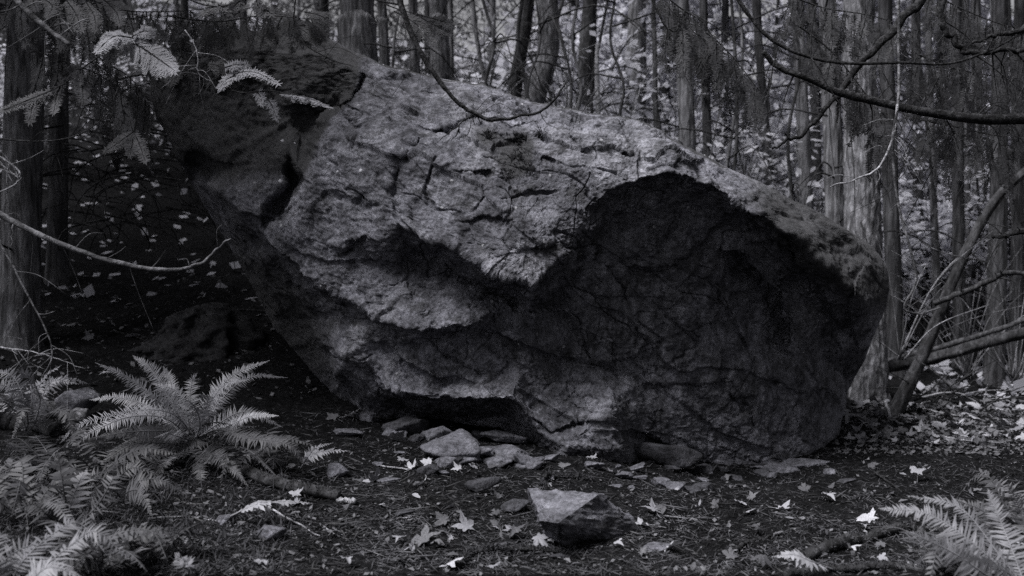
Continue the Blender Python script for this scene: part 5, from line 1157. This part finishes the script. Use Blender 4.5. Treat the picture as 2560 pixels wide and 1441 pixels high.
bough('cedar twig with hanging leaflets across the dark slab', [(560,215,5.2),(600,232,5.2),(680,228,5.2),(740,243,5.2),(825,265,5.2)], [([(700,235,5.2),(760,243,5.15),(826,268,5.1)],.75,1.1), ([(560,218,5.2),(590,185,5.2),(640,182,5.15),(695,210,5.1)],.45), ([(590,190,5.2),(565,200,5.2),(550,222,5.2)],.4), ([(640,230,5.2),(650,240,5.2),(655,258,5.2)],.35,.6), ([(670,250,5.2),(680,265,5.2),(692,296,5.2)],.3,.6), ([(560,170,5.2),(590,162,5.2),(618,165,5.2)],.35,.6)], CEDAR, .06, seed=5)
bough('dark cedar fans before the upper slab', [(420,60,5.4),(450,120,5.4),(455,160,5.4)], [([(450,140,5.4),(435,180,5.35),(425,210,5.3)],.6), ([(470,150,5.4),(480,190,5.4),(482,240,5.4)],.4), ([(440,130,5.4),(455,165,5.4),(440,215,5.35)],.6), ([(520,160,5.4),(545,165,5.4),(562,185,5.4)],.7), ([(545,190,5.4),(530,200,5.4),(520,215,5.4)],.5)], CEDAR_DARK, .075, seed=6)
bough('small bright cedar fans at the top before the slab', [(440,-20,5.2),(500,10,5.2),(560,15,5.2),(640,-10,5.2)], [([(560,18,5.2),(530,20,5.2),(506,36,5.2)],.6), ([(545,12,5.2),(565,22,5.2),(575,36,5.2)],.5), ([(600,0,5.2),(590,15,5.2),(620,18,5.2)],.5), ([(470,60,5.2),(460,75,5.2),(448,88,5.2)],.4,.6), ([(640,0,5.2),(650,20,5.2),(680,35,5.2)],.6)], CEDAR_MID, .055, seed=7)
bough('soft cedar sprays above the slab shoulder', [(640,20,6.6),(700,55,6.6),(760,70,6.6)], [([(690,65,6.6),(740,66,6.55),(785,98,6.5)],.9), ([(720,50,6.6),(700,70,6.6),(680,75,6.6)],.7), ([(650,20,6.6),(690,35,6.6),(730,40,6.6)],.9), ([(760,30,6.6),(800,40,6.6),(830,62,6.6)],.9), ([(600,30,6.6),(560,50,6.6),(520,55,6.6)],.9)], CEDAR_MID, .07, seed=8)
bough('pale cedar sprays before the pale grey trunk', [(960,10,6.5),(1000,25,6.5),(1060,40,6.5),(1120,60,6.5)], [([(985,28,6.5),(1040,60,6.45),(1085,112,6.4)],.9), ([(1040,36,6.5),(1080,60,6.5),(1125,85,6.5)],.8), ([(1000,60,6.5),(1030,70,6.5),(1050,100,6.5)],.5), ([(1080,45,6.5),(1110,55,6.5),(1132,68,6.5)],.5)], CEDAR_MID, .07, seed=9)
def drape(label, stem, n, mat, seed, Lr=(70, 180), wd=.85, spread=18, dens=.62):
    """a bough with long sprays hanging straight down from it"""
    rs = np.random.RandomState(seed); a = np.array(stem, float); q = spline(a, 60); sp = []
    for k in range(n):
        x, y, D_ = q[4 + int(55 * (k + rs.rand()) / n)]; L = rs.uniform(*Lr); D_ += rs.uniform(-.35, .35); x2 = x + rs.uniform(-spread, spread) * 2.2
        sp.append(([(x, y, D_), ((x + x2) / 2 + rs.uniform(-8, 8), y + L * .5, D_ - .03), (x2, y + L, D_ - .05)], wd * rs.uniform(.6, 1.2), .8))
    return bough(label, stem, sp, mat, .065, .006, seed, 16, dens, 0.35)
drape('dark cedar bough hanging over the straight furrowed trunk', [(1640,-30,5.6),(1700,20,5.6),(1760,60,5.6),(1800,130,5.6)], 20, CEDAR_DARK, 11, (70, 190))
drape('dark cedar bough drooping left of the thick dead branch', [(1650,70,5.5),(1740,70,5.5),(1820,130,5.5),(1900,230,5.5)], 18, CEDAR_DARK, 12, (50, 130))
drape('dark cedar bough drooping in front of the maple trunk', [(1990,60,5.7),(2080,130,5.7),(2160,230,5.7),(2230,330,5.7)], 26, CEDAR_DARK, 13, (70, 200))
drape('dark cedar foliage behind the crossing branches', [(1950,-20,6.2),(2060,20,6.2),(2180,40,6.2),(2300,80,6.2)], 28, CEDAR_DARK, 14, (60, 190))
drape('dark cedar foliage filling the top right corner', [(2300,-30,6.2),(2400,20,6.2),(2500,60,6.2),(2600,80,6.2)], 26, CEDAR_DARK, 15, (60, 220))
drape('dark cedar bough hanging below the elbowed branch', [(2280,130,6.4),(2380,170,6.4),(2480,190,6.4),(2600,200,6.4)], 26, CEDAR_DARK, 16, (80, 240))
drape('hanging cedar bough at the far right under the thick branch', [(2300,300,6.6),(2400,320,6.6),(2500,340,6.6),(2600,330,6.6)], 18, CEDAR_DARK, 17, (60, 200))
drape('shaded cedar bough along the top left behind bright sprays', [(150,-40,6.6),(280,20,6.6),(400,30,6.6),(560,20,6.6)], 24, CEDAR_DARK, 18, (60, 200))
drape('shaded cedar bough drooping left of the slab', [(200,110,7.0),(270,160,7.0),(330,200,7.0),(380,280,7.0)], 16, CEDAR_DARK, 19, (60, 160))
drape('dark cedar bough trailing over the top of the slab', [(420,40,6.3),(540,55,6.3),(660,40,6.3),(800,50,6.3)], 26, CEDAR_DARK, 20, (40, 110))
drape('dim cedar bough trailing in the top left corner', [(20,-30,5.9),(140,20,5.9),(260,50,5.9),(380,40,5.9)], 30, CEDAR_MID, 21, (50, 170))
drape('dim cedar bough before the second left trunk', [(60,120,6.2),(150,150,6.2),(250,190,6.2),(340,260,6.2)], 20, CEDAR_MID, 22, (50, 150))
# stump in the shade
sp_ = G(505, 850)[0]; mb = MB(); tube(mb, spline([(0, 0, -.15), (-.02, 0, .08), (-.08, .02, .26)], 30), np.linspace(.5, .16, 30), 60, True, bark_disp(3, .26, 88, 5)); tag(link('stump', mb.mesh('stump', MOSS_DARK), None, sp_), 'dark mossy stump in the shade left of the boulder', 'stump')
# strands of fine hanging twigs at the right: parts of one bough
tg = empty('twig_curtain', P(2380, 250, 6.4)); tb_ = np.array(tg.location)
for q in range(40):
    x0 = rt.uniform(2200, 2600); y0 = rt.uniform(20, 420); D_ = rt.uniform(5.6, 7.4); L = rt.uniform(80, 300); sg = rt.choice([-1, 1]); 
    a = [(x0, y0, D_), (x0 + sg * L * .25, y0 + L * .5, D_), (x0 + sg * L * rt.uniform(.3, .8), y0 + L * rt.uniform(.55, .95), D_)]
    mb = MB(); tube(mb, spline(px_path(a) - tb_, 18), np.linspace(rt.uniform(.002, .006), .0012, 18), 4); link('twig', mb.mesh('twig', WOOD_DEAD), tg)
tag(tg, 'curtain of fine bare twigs hanging at the upper right', 'branches')
